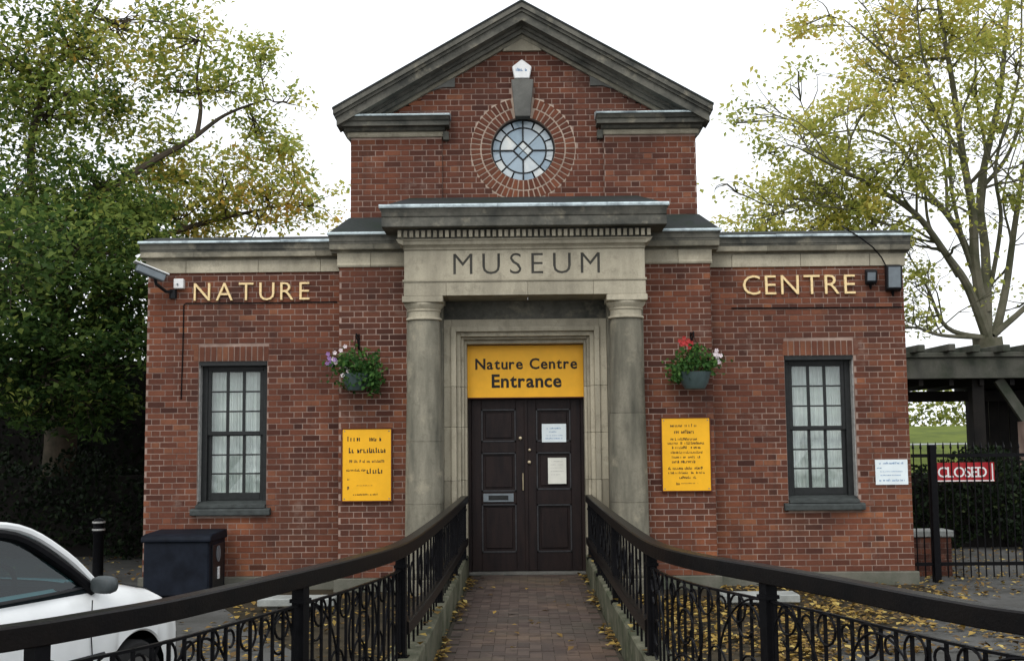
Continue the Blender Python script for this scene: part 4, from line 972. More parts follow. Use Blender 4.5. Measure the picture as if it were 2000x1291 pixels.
# ================================================================== RAILINGS ALONG THE PATH
LP = [(-0.79, -0.22), (-0.795, -3.0), (-0.82, -5.9), (-0.87, -7.38), (-1.02, -8.27), (-1.26, -9.17), (-1.55, -10.12), (-1.75, -10.56), (-1.98, -10.95), (-2.6, -11.75)]
RP = [(0.79, -0.22), (0.785, -3.0), (0.79, -5.4), (0.82, -7.34), (0.95, -8.22), (1.22, -8.95), (1.42, -9.48), (1.60, -10.02), (1.74, -10.42), (1.90, -10.75), (2.5, -11.6)]
bal_long = MB().box(-0.007, 0.007, -0.007, 0.007, 0.0, 0.80).mesh('baluster', 'iron')
bal_up = MB().box(-0.008, 0.008, -0.008, 0.008, 0.0, 0.44).mesh('baluster', 'iron')
bal_lo = MB().box(-0.008, 0.008, -0.008, 0.008, 0.0, 0.16).mesh('baluster', 'iron')
def railing(pts, side, label):
    root = empty('railing', (pts[0][0], -6.0, 0), label, 'railing', 'railings flanking the path')
    sp = spline([(x, y, 0) for x, y in pts], 10)
    # arc-length table
    L_ = [0.0]
    for a, b in zip(sp[:-1], sp[1:]): L_.append(L_[-1] + (b - a).length)
    def at(s_):
        s_ = max(0, min(s_, L_[-1]))
        for i in range(len(sp) - 1):
            if L_[i + 1] >= s_:
                t_ = (s_ - L_[i]) / max(1e-6, L_[i + 1] - L_[i]); return sp[i].lerp(sp[i + 1], t_), (sp[i + 1] - sp[i]).normalized()
        return sp[-1], (sp[-1] - sp[-2]).normalized()
    def s_of_y(y):
        for i in range(len(sp) - 1):
            if sp[i + 1].y <= y: return L_[i] + (L_[i + 1] - L_[i]) * (sp[i].y - y) / max(1e-6, sp[i].y - sp[i + 1].y)
        return L_[-1]
    rs = [p + Vector((0, 0, 1.03)) for p in sp]
    sec = [(-0.042, -0.09), (0.042, -0.09), (0.047, -0.085), (0.047, -0.008), (0.038, 0.0), (-0.038, 0.0), (-0.047, -0.008), (-0.047, -0.085)]
    MB().sweep(rs, sec).obj('handrail', 'rail_timber', root)
    s1 = s_of_y(-7.25)
    low = [at(s1 * i / 40)[0] + Vector((0, 0, 0.50)) for i in range(41)]
    MB().sweep(low, [(-0.04, -0.09), (0.04, -0.09), (0.045, -0.08), (0.045, -0.01), (0.035, 0), (-0.035, 0), (-0.045, -0.01), (-0.045, -0.08)]).obj('lower_rail', 'rail_timber', root)
    # posts
    for y in (-0.55, -2.4, -4.6, -7.30, -9.02, -10.80):
        p, d = at(s_of_y(y)); a = math.atan2(d.y, d.x); z0 = GZ if y < -7.6 else 0.25
        pm = MB().box(-0.034, 0.034, -0.034, 0.034, z0, 0.945); pm.box(-0.05, 0.05, -0.05, 0.05, z0, z0 + 0.03); pm.box(-0.043, 0.043, -0.043, 0.043, 0.86, 0.88)
        o = pm.obj('post', 'iron', root, loc=(0, 0, 0)); o.location = (p.x - root.location.x, p.y - root.location.y, 0); o.rotation_euler = (0, 0, a)
    # straight run balusters between the rails and below
    s_ = 0.25
    while s_ < s1 - 0.05:
        p, d = at(s_)
        for me, z in ((bal_up, 0.50), (bal_lo, 0.26)):
            link('baluster', me, root, loc=(p.x - root.location.x, p.y - root.location.y, z))
        s_ += 0.26
    # flared run: iron panel with top bar, bottom bar, uprights and scrolls
    s2 = L_[-1]
    run = [at(s1 + (s2 - s1) * i / 50)[0] for i in range(51)]
    MB().sweep([p + Vector((0, 0, 0.855)) for p in run], [(-0.010, -0.012), (0.010, -0.012), (0.010, 0), (-0.010, 0)]).obj('top_bar', 'iron', root)
    MB().sweep([p + Vector((0, 0, 0.06)) for p in run], [(-0.012, -0.014), (0.012, -0.014), (0.012, 0), (-0.012, 0)]).obj('bottom_bar', 'iron', root)
    s_ = s1 + 0.10; k = 0
    while s_ < s2 - 0.05:
        p, d = at(s_); o = link('baluster', bal_long, root, loc=(p.x - root.location.x, p.y - root.location.y, 0.055 if k % 3 else 0.05)); o.rotation_euler = (0, 0, math.atan2(d.y, d.x))
        s_ += 0.112; k += 1
    # scrolls: arcs lying in the panel surface
    def arc(sc, zc, r, a0, a1, n=14, rad=0.007, spiral=0.0):
        q = []
        for i in range(n + 1):
            a = a0 + (a1 - a0) * i / n; r_ = r * (1 - spiral * i / n)
            p, d = at(sc + r_ * math.cos(a)); nrm = Vector((d.y, -d.x, 0)) * 0.012
            q.append(p + nrm + Vector((0, 0, zc + r_ * math.sin(a))))
        MB().tube(q, rad, 5).obj('scroll', 'iron', root)
    ss = [s1, s_of_y(-9.02), s_of_y(-10.80), s2]
    for a, b in zip(ss[:-1], ss[1:]):
        w = b - a
        arc(a + 0.06, 0.42, 0.43, math.pi / 2, 0, spiral=0.0); arc(b - 0.06, 0.42, 0.43, math.pi / 2, math.pi)
        arc(a + w * 0.5, 0.58, 0.24, 0, 2 * math.pi, 24)
        arc(a + w * 0.5, 0.08, 0.34, 0, math.pi, 18)
        arc(a + 0.20, 0.70, 0.13, math.pi, -math.pi * 0.8, 20, spiral=0.55); arc(b - 0.20, 0.70, 0.13, 0, math.pi * 1.8, 20, spiral=0.55)
        arc(a + w * 0.5, 0.58, 0.12, 0, 2 * math.pi, 16, spiral=0.3)
        for q_ in range(int(w / 0.34)):
            c_ = a + 0.19 + q_ * 0.34
            arc(c_, 0.775, 0.075, 0, 2 * math.pi, 14); arc(c_ + 0.17, 0.775, 0.055, -0.4, math.pi * 1.5, 12, spiral=0.4)
            arc(c_, 0.20, 0.12, math.pi, -math.pi * 0.6, 14, spiral=0.35); arc(c_ + 0.10, 0.44, 0.11, 0, math.pi * 1.6, 14, spiral=0.4)
    for i in range(1, 12):
        s_ = 0.3 + i * 0.56
        if s_ < s1 - 0.3: arc(s_, 0.72, 0.12, 0, 2 * math.pi, 14)
railing(LP, -1, 'black railing flaring out on the left of the path, beside the white car')
railing(RP, 1, 'black railing flaring out on the right of the path')

# ================================================================== GROUND FURNITURE
for s, lab in ((-1, 'low pale stone slab on the ground left of the path'), (1, 'low pale stone slab on the ground right of the path')):
    a, b = xr(s, 2.15, 3.0)
    t = empty('stone_slab', ((a + b) / 2, -1.95, GZ), lab, 'stone slab', 'pale slabs by the beds')
    MB().box(a, b, -2.1, -1.75, GZ + 0.06, GZ + 0.15).obj('slab', 'pale_slab', t, bevel=0.012)
    for q in (a + 0.1, b - 0.22): MB().box(q, q + 0.12, -2.05, -1.8, GZ, GZ + 0.06).obj('support', 'stone_grey', t)
# steel bin against the left wall
t = empty('storage_bin', (-4.26, -0.5, GZ), 'dark navy steel bin standing against the left end of the wall', 'bin')
MB().box(-4.66, -3.86, -0.90, -0.12, GZ + 0.03, 0.545).obj('body', 'navy_steel', t, bevel=0.02)
MB().extr([(-0.925, 0.53), (-0.935, 0.555), (-0.92, 0.60), (-0.80, 0.625), (-0.14, 0.64), (-0.11, 0.55), (-0.11, 0.53)], -4.685, -3.835).obj('lid', 'navy_steel', t, bevel=0.01)
MB().box(-3.862, -3.845, -0.78, -0.24, GZ + 0.08, 0.48).obj('side_panel', 'black_plastic', t, bevel=0.008)
ring = [(-3.84, -0.51 + 0.10 * math.cos(2 * math.pi * k / 16), 0.36 + 0.10 * math.sin(2 * math.pi * k / 16)) for k in range(16)]
MB().add(ring + [(-3.855, y, z) for _, y, z in ring], [tuple(range(16))] + [(k, (k + 1) % 16, 16 + (k + 1) % 16, 16 + k) for k in range(16)]).obj('badge', 'grey_plastic', t)
MB().box(-3.85, -3.832, -0.55, -0.47, 0.05, 0.20).obj('latch', 'white_plastic', t, bevel=0.006)
for x in (-4.6, -3.92): 
    MB().box(x - 0.03, x + 0.03, -0.85, -0.17, GZ, GZ + 0.03).obj('foot', 'black_plastic', t)
# bollard
t = empty('bollard', (-5.89, 1.0, GZ), 'black bollard with pale bands beside the left end of the museum', 'bollard')
MB().lathe([(0.10, GZ), (0.10, GZ + 0.05), (0.075, GZ + 0.07), (0.07, 0.5), (0.085, 0.52), (0.085, 0.55), (0.07, 0.56), (0.07, 0.62), (0.08, 0.63), (0.08, 0.66), (0.06, 0.70), (0.02, 0.72)], -5.89, 1.0, 18).obj('post', 'iron', t, smooth=True)
for z in (0.565, 0.665): MB().lathe([(0.0875, z - 0.012), (0.0885, z), (0.0875, z + 0.012)], -5.89, 1.0, 18, cap=False).obj('band', 'paint_pale', t)

# ---- iron gate on the right
t = empty('iron_gate', (5.9, 0.2, GZ), 'black iron gate with pointed bars right of the museum', 'gate')
barm = MB().tube([(0, 0, 0.0), (0, 0, 1.66)], 0.009, 6).mesh('bar', 'iron')
tip = MB().lathe([(0.009, 0), (0.018, 0.02), (0.012, 0.05), (0.001, 0.10)], 0, 0, 6).mesh('spear_tip', 'iron')
x = 5.06; k = 0
while x < 8.2:
    link('bar', barm, t, loc=(x - 5.9, 0, 0.06)); link('spear_tip', tip, t, loc=(x - 5.9, 0, 1.71)); x += 0.098; k += 1
for z in (0.06, 1.455): MB().box(5.03, 8.2, 0.188, 0.212, z, z + 0.045).obj('rail', 'iron', t)
for xx, w in ((5.30, 0.042), (6.75, 0.042), (8.2, 0.042)):
    MB().box(xx - w, xx + w, 0.14, 0.26, GZ, 1.62).obj('gate_post', 'iron', t, bevel=0.006)
t = empty('closed_sign', (5.72, 0.25, 1.14), 'red board reading CLOSED hung behind the bars of the gate', 'sign')
MB().box(5.28, 6.12, 0.232, 0.245, 1.135, 1.385).obj('board', 'sign_red', t)
q = MB(); q.box(5.30, 6.11, 0.228, 0.232, 1.14, 1.155); q.box(6.085, 6.10, 0.228, 0.232, 1.155, 1.37); q.obj('border', 'white_plastic', t)
letters('CLOSED', 5.38, 6.02, 1.195, 0.13, 0.231, 'white_plastic', t, bold=0.01, depth=0.003)
# low brick pier behind the gate
t = empty('brick_pier', (5.55, 1.0, GZ), 'low red brick pier with pale cap behind the gate', 'pier')
pc = MB().box(5.13, 5.75, 0.9, 1.25, GZ, 0.37); po = pc.obj('core', 'mortar', t)
rr = random.Random(9); bq = MB(); z = GZ; k = 0
bme = [MB().box(0, 0.205, -0.01, 0.02, 0, 0.065, tone=q_).mesh('brick', 'brick') for q_ in (0.15, 0.3, 0.45, 0.6)]
while z < 0.33:
    x = 5.13 - (0.1 if k % 2 else 0)
    while x < 5.70:
        if x >= 5.12 and x + 0.205 <= 5.76: link('brick', rr.choice(bme), po, loc=(x, 0.9, z))
        else:
            a_, b_ = max(5.13, x), min(5.75, x + 0.205)
            if b_ - a_ > 0.03: MB().box(a_, b_, 0.89, 0.92, z, z + 0.065, tone=rr.random() * 0.6).obj('brick', 'brick', po)
        x += 0.215
    z += 0.075; k += 1
MB().box(5.09, 5.79, 0.85, 1.30, 0.372, 0.46).obj('cap', 'pale_slab', t, bevel=0.012)

# ================================================================== PARKED CAR (local +x forward, +y left)
car = empty('parked_car', (-3.44, -7.62, GZ), 'white hatchback parked behind the left railing, nose towards the museum', 'car', rz=R(72))
def interp(tab, x):
    for (a, va), (b, vb) in zip(tab[:-1], tab[1:]):
        if a <= x <= b: t_ = (x - a) / (b - a); t_ = t_ * t_ * (3 - 2 * t_) * 0.3 + t_ * 0.7; return va + (vb - va) * t_
    return tab[0][1] if x < tab[0][0] else tab[-1][1]
ZT = [(-2.78, 0.80), (-2.70, 0.93), (-2.4, 0.99), (-1.0, 0.97), (0.0, 0.965), (0.35, 0.925), (0.7, 0.855), (0.95, 0.76), (1.05, 0.66), (1.12, 0.55)]
WD = [(-2.78, 0.66), (-2.6, 0.77), (-2.0, 0.82), (0.3, 0.82), (0.7, 0.785), (0.95, 0.70), (1.06, 0.60), (1.12, 0.50)]
def arch(x):
    z = 0.22
    for xa in (0.38, -2.08):
        if abs(x - xa) < 0.35: z = max(z, 0.29 + math.sqrt(0.35 ** 2 - (x - xa) ** 2))
    return z
st_ = [-2.78 + 3.90 * i / 130 for i in range(131)]
vs = []; sec_n = 0
for x in st_:
    zt, w = interp(ZT, x), interp(WD, x); lo = arch(x)
    half = [(0.0, zt + 0.035), (0.45 * w, zt + 0.03), (0.78 * w, zt + 0.012), (0.92 * w, zt - 0.03), (0.985 * w, zt - 0.11), (w, min(zt - 0.2, 0.74)), (w * 1.0, max(min(zt - 0.3, 0.55), lo + 0.012)), (w * 0.985, max(lo, 0.22))]
    ring_ = [(-y, z) for y, z in half[::-1]] + half[1:]
    sec_n = len(ring_); vs += [(x, y, z) for y, z in ring_]
fs = [(i * sec_n + k, i * sec_n + k + 1, (i + 1) * sec_n + k + 1, (i + 1) * sec_n + k) for i in range(len(st_) - 1) for k in range(sec_n - 1) if not (5 <= k <= 8 and -2.4 < st_[i] < -0.03)]
fs += [tuple(range(sec_n - 1, -1, -1)), tuple((len(st_) - 1) * sec_n + k for k in range(sec_n))]
MB().add(vs, fs).obj('body', 'car_white', car, smooth=True, loc=(0, 0, 0))
MB().box(-2.6, 0.95, -0.70, 0.70, 0.2, 0.55).obj('underbody', 'interior', car, loc=(0, 0, 0))
for s in (-1, 1):   # door seams and sill strip
    MB().tube([(-0.12, s * 0.824, 0.90), (-0.13, s * 0.828, 0.70), (-0.10, s * 0.828, 0.45), (-0.02, s * 0.818, 0.30)], 0.004, 4).obj('door_seam', 'black_plastic', car, loc=(0, 0, 0))
    MB().tube([(-1.10, s * 0.80, 0.93), (-1.10, s * 0.824, 0.78), (-1.10, s * 0.824, 0.45), (-1.08, s * 0.818, 0.27)], 0.004, 4).obj('door_seam', 'black_plastic', car, loc=(0, 0, 0))
    MB().tube([(0.0, s * 0.826, 0.56), (-1.7, s * 0.826, 0.56)], 0.012, 5).obj('rubbing_strip', 'black_plastic', car, loc=(0, 0, 0))
    MB().tube([(0.05, s * 0.74, 0.972), (-0.5, s * 0.762, 0.968), (-1.05, s * 0.765, 0.968), (-2.35, s * 0.755, 0.985)], 0.010, 5).obj('waist_seal', 'black_plastic', car, loc=(0, 0, 0))
    MB().tube([(0.08, s * 0.66, 0.985), (0.35, s * 0.66, 0.945), (0.70, s * 0.62, 0.872), (0.95, s * 0.56, 0.775)], 0.004, 4).obj('bonnet_seam', 'black_plastic', car, loc=(0, 0, 0))
# roof
rv = []; nx, ny = 14, 10
for i in range(nx + 1):
    x = -0.54 - 1.72 * i / nx
    for j in range(ny + 1):
        y = -0.60 + 1.2 * j / ny
        rv.append((x + 0.05 * (abs(y) / 0.6) ** 2 * (1 if i < 3 else 0) * -1, y, 1.375 + 0.055 * (1 - (abs(y) / 0.6) ** 2.5) + 0.035 * math.sin(math.pi * min(1, i / nx * 1.15)) - (0.02 if abs(y) > 0.59 else 0)))
MB().add(rv, [(i * (ny + 1) + j, i * (ny + 1) + j + 1, (i + 1) * (ny + 1) + j + 1, (i + 1) * (ny + 1) + j) for i in range(nx) for j in range(ny)]).obj('roof', 'car_white', car, smooth=True, loc=(0, 0, 0))
for s in (-1, 1):
    MB().tube(spline([(0.02, s * 0.755, 0.955), (-0.22, s * 0.70, 1.175), (-0.55, s * 0.615, 1.362), (-1.1, s * 0.60, 1.402), (-1.8, s * 0.60, 1.395), (-2.25, s * 0.605, 1.34), (-2.62, s * 0.68, 0.98)], 5), 0.026, 8).obj('roof_rail', 'car_white', car, smooth=True, loc=(0, 0, 0))
    MB().tube(spline([(-0.04, s * 0.765, 0.945), (-0.27, s * 0.705, 1.125), (-0.60, s * 0.63, 1.315), (-1.06, s * 0.612, 1.365)], 5), 0.034, 8).obj('window_seal', 'iron', car, smooth=True, loc=(0, 0, 0))
    bp = MB(); beam(bp, Vector((-1.02, s * 0.765, 0.96)), Vector((-1.10, s * 0.62, 1.37)), 0.085, 0.03); bp.obj('centre_pillar', 'car_white', car, loc=(0, 0, 0))
    MB().add([(-0.04, s * 0.75, 0.975), (-1.02, s * 0.757, 0.975), (-1.10, s * 0.615, 1.375), (-0.60, s * 0.615, 1.35), (-0.27, s * 0.69, 1.14)], [(0, 1, 2, 3, 4)]).obj('side_window', 'car_glass', car, loc=(0, 0, 0))
    MB().add([(-1.05, s * 0.757, 0.98), (-2.40, s * 0.73, 1.0), (-2.15, s * 0.612, 1.32), (-1.12, s * 0.612, 1.35)], [(0, 1, 2, 3)]).obj('side_window', 'car_glass', car, loc=(0, 0, 0))
    mm = MB()
    for (x0, y0, z0, a, b, c) in ((-0.05, 0.855, 0.985, 0.055, 0.088, 0.056),):
        n1, n2 = 8, 12
        for i in range(n1 + 1):
            for k in range(n2):
                th, ph = math.pi * i / n1, 2 * math.pi * k / n2
                cx_, cy_, cz_ = math.cos(ph) * math.sin(th), math.cos(th), math.sin(ph) * math.sin(th)
                q = lambda v, p_: math.copysign(abs(v) ** p_, v)
                mm.v.append((x0 + a * q(cx_, 0.7), s * (y0 + b * q(cy_, 0.7)), z0 + c * q(cz_, 0.7))); mm.t.append(0.5)
        mm.f += [(i * n2 + k, i * n2 + (k + 1) % n2, (i + 1) * n2 + (k + 1) % n2, (i + 1) * n2 + k) for i in range(n1) for k in range(n2)]
    mm.box(-0.09, -0.03, s * 0.80 - 0.05, s * 0.80 + 0.05, 0.965, 1.01)
    mm.obj('mirror', 'mirror_grey', car, smooth=True, loc=(0, 0, 0))
    MB().box(-0.85, -0.70, s * 0.825 - 0.012, s * 0.825 + 0.012, 0.80, 0.825).obj('door_handle', 'car_white', car, bevel=0.006, loc=(0, 0, 0))
    hl = MB().add([(1.0, s * 0.56, 0.60), (0.80, s * 0.745, 0.66), (0.72, s * 0.775, 0.76), (0.93, s * 0.58, 0.735)], [(0, 1, 2, 3)]); 
    hl.obj('headlight', 'lamp_glass', car, loc=(0.012, s * 0.012, 0.008))
    for xa in (0.38, -2.08):
        n_ = 24
        def wheel(prof, nm, mt):
            v_ = [(xa + r_ * math.cos(2 * math.pi * k / n_), s * y_, 0.29 + r_ * math.sin(2 * math.pi * k / n_)) for r_, y_ in prof for k in range(n_)]
            f_ = [(i * n_ + k, i * n_ + (k + 1) % n_, (i + 1) * n_ + (k + 1) % n_, (i + 1) * n_ + k) for i in range(len(prof) - 1) for k in range(n_)]
            f_ += [tuple(range(n_)), tuple((len(prof) - 1) * n_ + k for k in range(n_))]
            return MB().add(v_, f_).obj(nm, mt, car, smooth=True, loc=(0, 0, 0))
        wheel([(0.26, 0.60), (0.29, 0.62), (0.29, 0.77), (0.27, 0.795), (0.20, 0.795), (0.20, 0.75)], 'tyre', 'rubber')
        wheel([(0.20, 0.74), (0.20, 0.79), (0.17, 0.785), (0.05, 0.77), (0.001, 0.775)], 'rim', 'rim_metal')
MB().add([(0.04, -0.74, 0.965), (0.04, 0.74, 0.965), (-0.54, 0.60, 1.365), (-0.56, 0, 1.43), (-0.54, -0.60, 1.365)], [(0, 1, 2, 3, 4)]).obj('windscreen', 'car_glass', car, loc=(0, 0, 0))
MB().add([(-2.62, -0.68, 0.99), (-2.62, 0.68, 0.99), (-2.26, 0.60, 1.34), (-2.26, -0.60, 1.34)], [(0, 1, 2, 3)]).obj('rear_window', 'car_glass', car, loc=(0, 0, 0))
for s in (-1, 1): MB().box(-2.4, -0.03, s * 0.735 - 0.02, s * 0.735 + 0.02, 0.5, 0.955).obj('door_trim', 'interior', car, loc=(0, 0, 0))
MB().box(-0.28, 0.05, -0.70, 0.70, 0.80, 0.985).obj('dashboard', 'interior', car, bevel=0.03, loc=(0, 0, 0))
for y in (-0.36, 0.36):
    sm = MB(); beam(sm, Vector((-1.05, y, 0.62)), Vector((-1.22, y, 1.12)), 0.46, 0.12); beam(sm, Vector((-1.235, y, 1.15)), Vector((-1.27, y, 1.30)), 0.24, 0.09); sm.obj('seat', 'interior', car, bevel=0.03, loc=(0, 0, 0))
sw = []
for k in range(25):
    a = 2 * math.pi * k / 24; sw.append((-0.48 + 0.07 * math.sin(a), -0.36 + 0.18 * math.cos(a), 0.97 + 0.165 * math.sin(a)))
wm = MB().tube(sw, 0.016, 6); wm.tube([(-0.48, -0.53, 0.97), (-0.45, -0.36, 0.96), (-0.48, -0.19, 0.97)], 0.02, 6); wm.tube([(-0.45, -0.36, 0.96), (-0.2, -0.36, 0.9)], 0.03, 6)
wm.obj('steering_wheel', 'interior', car, loc=(0, 0, 0))
MB().box(1.085, 1.115, -0.24, 0.24, 0.40, 0.50).obj('number_plate', 'white_plastic', car, loc=(0, 0, 0))
MB().box(0.985, 1.075, -0.34, 0.34, 0.53, 0.60).obj('grille', 'black_plastic', car, loc=(0.02, 0, 0))

# ================================================================== TREES
def branch(mb, a, b, r0, r1, bend, rg, n=6, sides=6):
    a, b = Vector(a), Vector(b); L_ = (b - a).length
    off = Vector((rg.gauss(0, 1), rg.gauss(0, 1), rg.gauss(0.3, 0.6))) * bend * L_
    pts = []
    for i in range(n + 1):
        t_ = i / n; p = a.lerp(b, t_) + off * math.sin(math.pi * t_) + Vector((rg.gauss(0, 1), rg.gauss(0, 1), rg.gauss(0, 1))) * 0.012 * L_ * (1 if 0 < i < n else 0)
        pts.append(p)
    mb.tube(pts, [r0 + (r1 - r0) * (i / n) for i in range(n + 1)], sides, cap=False)
    return pts
def clump_tree(name, label, base, trunk_top, r_trunk, limbs, clumps, leafmat_, barkmat, seed, leaf=(0.08, 0.13), twigs=True, group=None, dens=1.15, stray=0):
    """clumps: (centre, radii, leaves, tone, tone spread, limb index); limbs: list of point lists"""
    rg = random.Random(seed); r2 = np.random.default_rng(seed)
    t = empty(name, base, label, 'tree', group)
    tk = MB()
    tp = spline([base, Vector(base).lerp(Vector(trunk_top), 0.5) + Vector((0.12, 0.05, 0)), trunk_top], 5)
    tk.tube(tp, [r_trunk * (1.45 if i == 0 else 1.12 if i == 1 else 1.0 - 0.15 * i / len(tp)) for i in range(len(tp))], 12, cap=False)
    nodes = []
    for pts, r0, r1 in limbs:
        sp = spline(pts, 6); n = len(sp)
        tk.tube(sp, [r0 + (r1 - r0) * i / (n - 1) for i in range(n)], 8, cap=False)
        nodes += [(p, r0 + (r1 - r0) * i / (n - 1)) for i, p in enumerate(sp) if i > n * 0.3]
    P, S, Tn = [], [], []
    for k in range(stray):
        q, r_ = rg.choice(nodes); d = Vector((rg.gauss(-0.2, 1), rg.gauss(0, 1), rg.gauss(0.75, 0.6))); d.normalize(); L1 = rg.uniform(0.7, 2.0)
        bp_ = branch(tk, q, q + d * L1, min(r_ * 0.5, 0.035), 0.007, 0.10, rg, 5, 5)
        for _ in range(3):
            b0 = rg.choice(bp_[2:]); d2 = (d + Vector((rg.gauss(0, .7), rg.gauss(0, .7), rg.gauss(0.2, .5)))).normalized(); e = b0 + d2 * rg.uniform(0.3, 0.9)
            branch(tk, b0, e, 0.010, 0.004, 0.1, rg, 3, 4)
            m_ = rg.randint(4, 16); P.append(r2.normal(size=(m_, 3)) * 0.16 + np.array(e)); Tn.append(r2.normal(0.5, 0.15, m_)); S.append(r2.uniform(leaf[0], leaf[1], m_))
    for (c, rad, n, tone, ts) in clumps:
        c = Vector(c)
        near = min(nodes, key=lambda q: (q[0] - c).length + 0.4 * max(0, q[0].z - c.z))
        pts = branch(tk, near[0], c, min(near[1] * 0.6, 0.07), 0.02, 0.10, rg)
        sub = max(5, int(n / 48))
        for k in range(sub):
            d = Vector((rg.gauss(0, 1), rg.gauss(0, 1), rg.gauss(0, 1))); d.normalize(); q = rg.random() ** 0.45
            sc = c + Vector((d.x * rad[0], d.y * rad[1], d.z * rad[2])) * q
            if twigs: branch(tk, rg.choice(pts[2:]), sc, 0.016, 0.004, 0.12, rg, 4, 4)
            m_ = int(n * dens / sub); sg = 0.21 * (sum(rad) / 3) ** 0.5
            P.append(r2.normal(size=(m_, 3)) * np.array([sg, sg, sg * 0.75]) + np.array(sc))
            tb = tone + rg.gauss(0, ts * 0.7); Tn.append(r2.normal(tb, ts * 0.6, m_)); S.append(r2.uniform(leaf[0], leaf[1], m_))
    tk.obj('trunk', barkmat, t, smooth=True)
    me = leaf_mesh('crown', np.concatenate(P), np.concatenate(S), np.concatenate(Tn), leafmat_, flat=0.3)
    link('crown', me, t)
    return t
# --- big green tree turning yellow, left
def C(x, y, Y, r, n, tone, ts=0.12, sq_=0.8): return (px(x, y, Y), (r, r, r * sq_), n, tone, ts)
base = Vector((-8.3, 5.2, GZ)); top = Vector((-8.1, 5.0, 3.6))
limbs = [([top, px(150, 430, 5.0), px(275, 330, 5.4), px(370, 275, 5.8), px(440, 225, 6.2), px(520, 195, 6.6)], 0.095, 0.018),
         ([px(385, 262, 5.9), px(392, 210, 6.0), px(385, 150, 6.2), px(400, 60, 6.3)], 0.05, 0.015),
         ([top, px(60, 330, 5.0), px(95, 150, 5.2), px(150, 80, 5.4), px(230, -60, 5.6)], 0.09, 0.02),
         ([top, px(-20, 400, 4.4), px(-120, 200, 4.0), px(-160, -50, 4.0)], 0.16, 0.04),
         ([top, px(160, 560, 4.4), px(300, 470, 6.0), px(420, 430, 6.8), px(560, 400, 7.4)], 0.12, 0.02),
         ([top, px(40, 640, 3.6), px(60, 720, 2.6), px(150, 760, 2.2)], 0.10, 0.02),
         ([top, px(-80, 560, 2.5), px(-160, 600, 1.0)], 0.10, 0.02)]
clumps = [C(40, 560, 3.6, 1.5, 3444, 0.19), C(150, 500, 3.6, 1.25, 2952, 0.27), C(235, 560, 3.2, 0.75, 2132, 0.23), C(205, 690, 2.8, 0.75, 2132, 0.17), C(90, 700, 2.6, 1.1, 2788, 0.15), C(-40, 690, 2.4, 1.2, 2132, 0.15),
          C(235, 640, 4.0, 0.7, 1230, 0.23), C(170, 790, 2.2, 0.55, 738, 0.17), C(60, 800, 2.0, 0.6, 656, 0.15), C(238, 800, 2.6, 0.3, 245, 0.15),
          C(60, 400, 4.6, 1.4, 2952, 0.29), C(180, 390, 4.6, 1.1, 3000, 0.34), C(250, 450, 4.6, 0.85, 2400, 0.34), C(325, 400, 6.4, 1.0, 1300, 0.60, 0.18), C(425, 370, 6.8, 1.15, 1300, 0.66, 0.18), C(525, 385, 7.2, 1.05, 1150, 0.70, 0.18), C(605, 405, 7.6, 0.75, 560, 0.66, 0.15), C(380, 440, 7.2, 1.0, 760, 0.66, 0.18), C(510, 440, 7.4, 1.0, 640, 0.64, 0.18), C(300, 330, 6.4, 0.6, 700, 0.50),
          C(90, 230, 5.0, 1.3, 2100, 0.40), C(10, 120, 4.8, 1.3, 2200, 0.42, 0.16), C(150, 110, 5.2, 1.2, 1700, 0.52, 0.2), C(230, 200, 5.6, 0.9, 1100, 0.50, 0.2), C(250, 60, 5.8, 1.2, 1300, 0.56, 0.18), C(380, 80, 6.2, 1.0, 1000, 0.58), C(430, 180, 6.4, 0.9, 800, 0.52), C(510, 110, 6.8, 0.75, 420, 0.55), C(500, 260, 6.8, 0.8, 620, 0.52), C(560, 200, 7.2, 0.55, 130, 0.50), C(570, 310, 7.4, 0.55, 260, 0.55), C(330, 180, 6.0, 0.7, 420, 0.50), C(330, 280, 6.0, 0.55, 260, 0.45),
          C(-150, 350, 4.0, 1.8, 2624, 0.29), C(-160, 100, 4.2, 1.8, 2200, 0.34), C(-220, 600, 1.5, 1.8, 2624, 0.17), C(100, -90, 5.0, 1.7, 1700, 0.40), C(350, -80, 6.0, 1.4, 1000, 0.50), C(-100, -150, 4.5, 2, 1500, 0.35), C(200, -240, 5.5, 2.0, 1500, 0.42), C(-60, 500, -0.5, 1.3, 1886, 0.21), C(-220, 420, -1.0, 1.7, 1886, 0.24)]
clump_tree('broadleaf_tree', 'large green tree turning yellow, overhanging the left side of the museum', base, top, 0.30, limbs, clumps, 'leaf_left', 'bark', 31, leaf=(0.075, 0.15), dens=1.05)
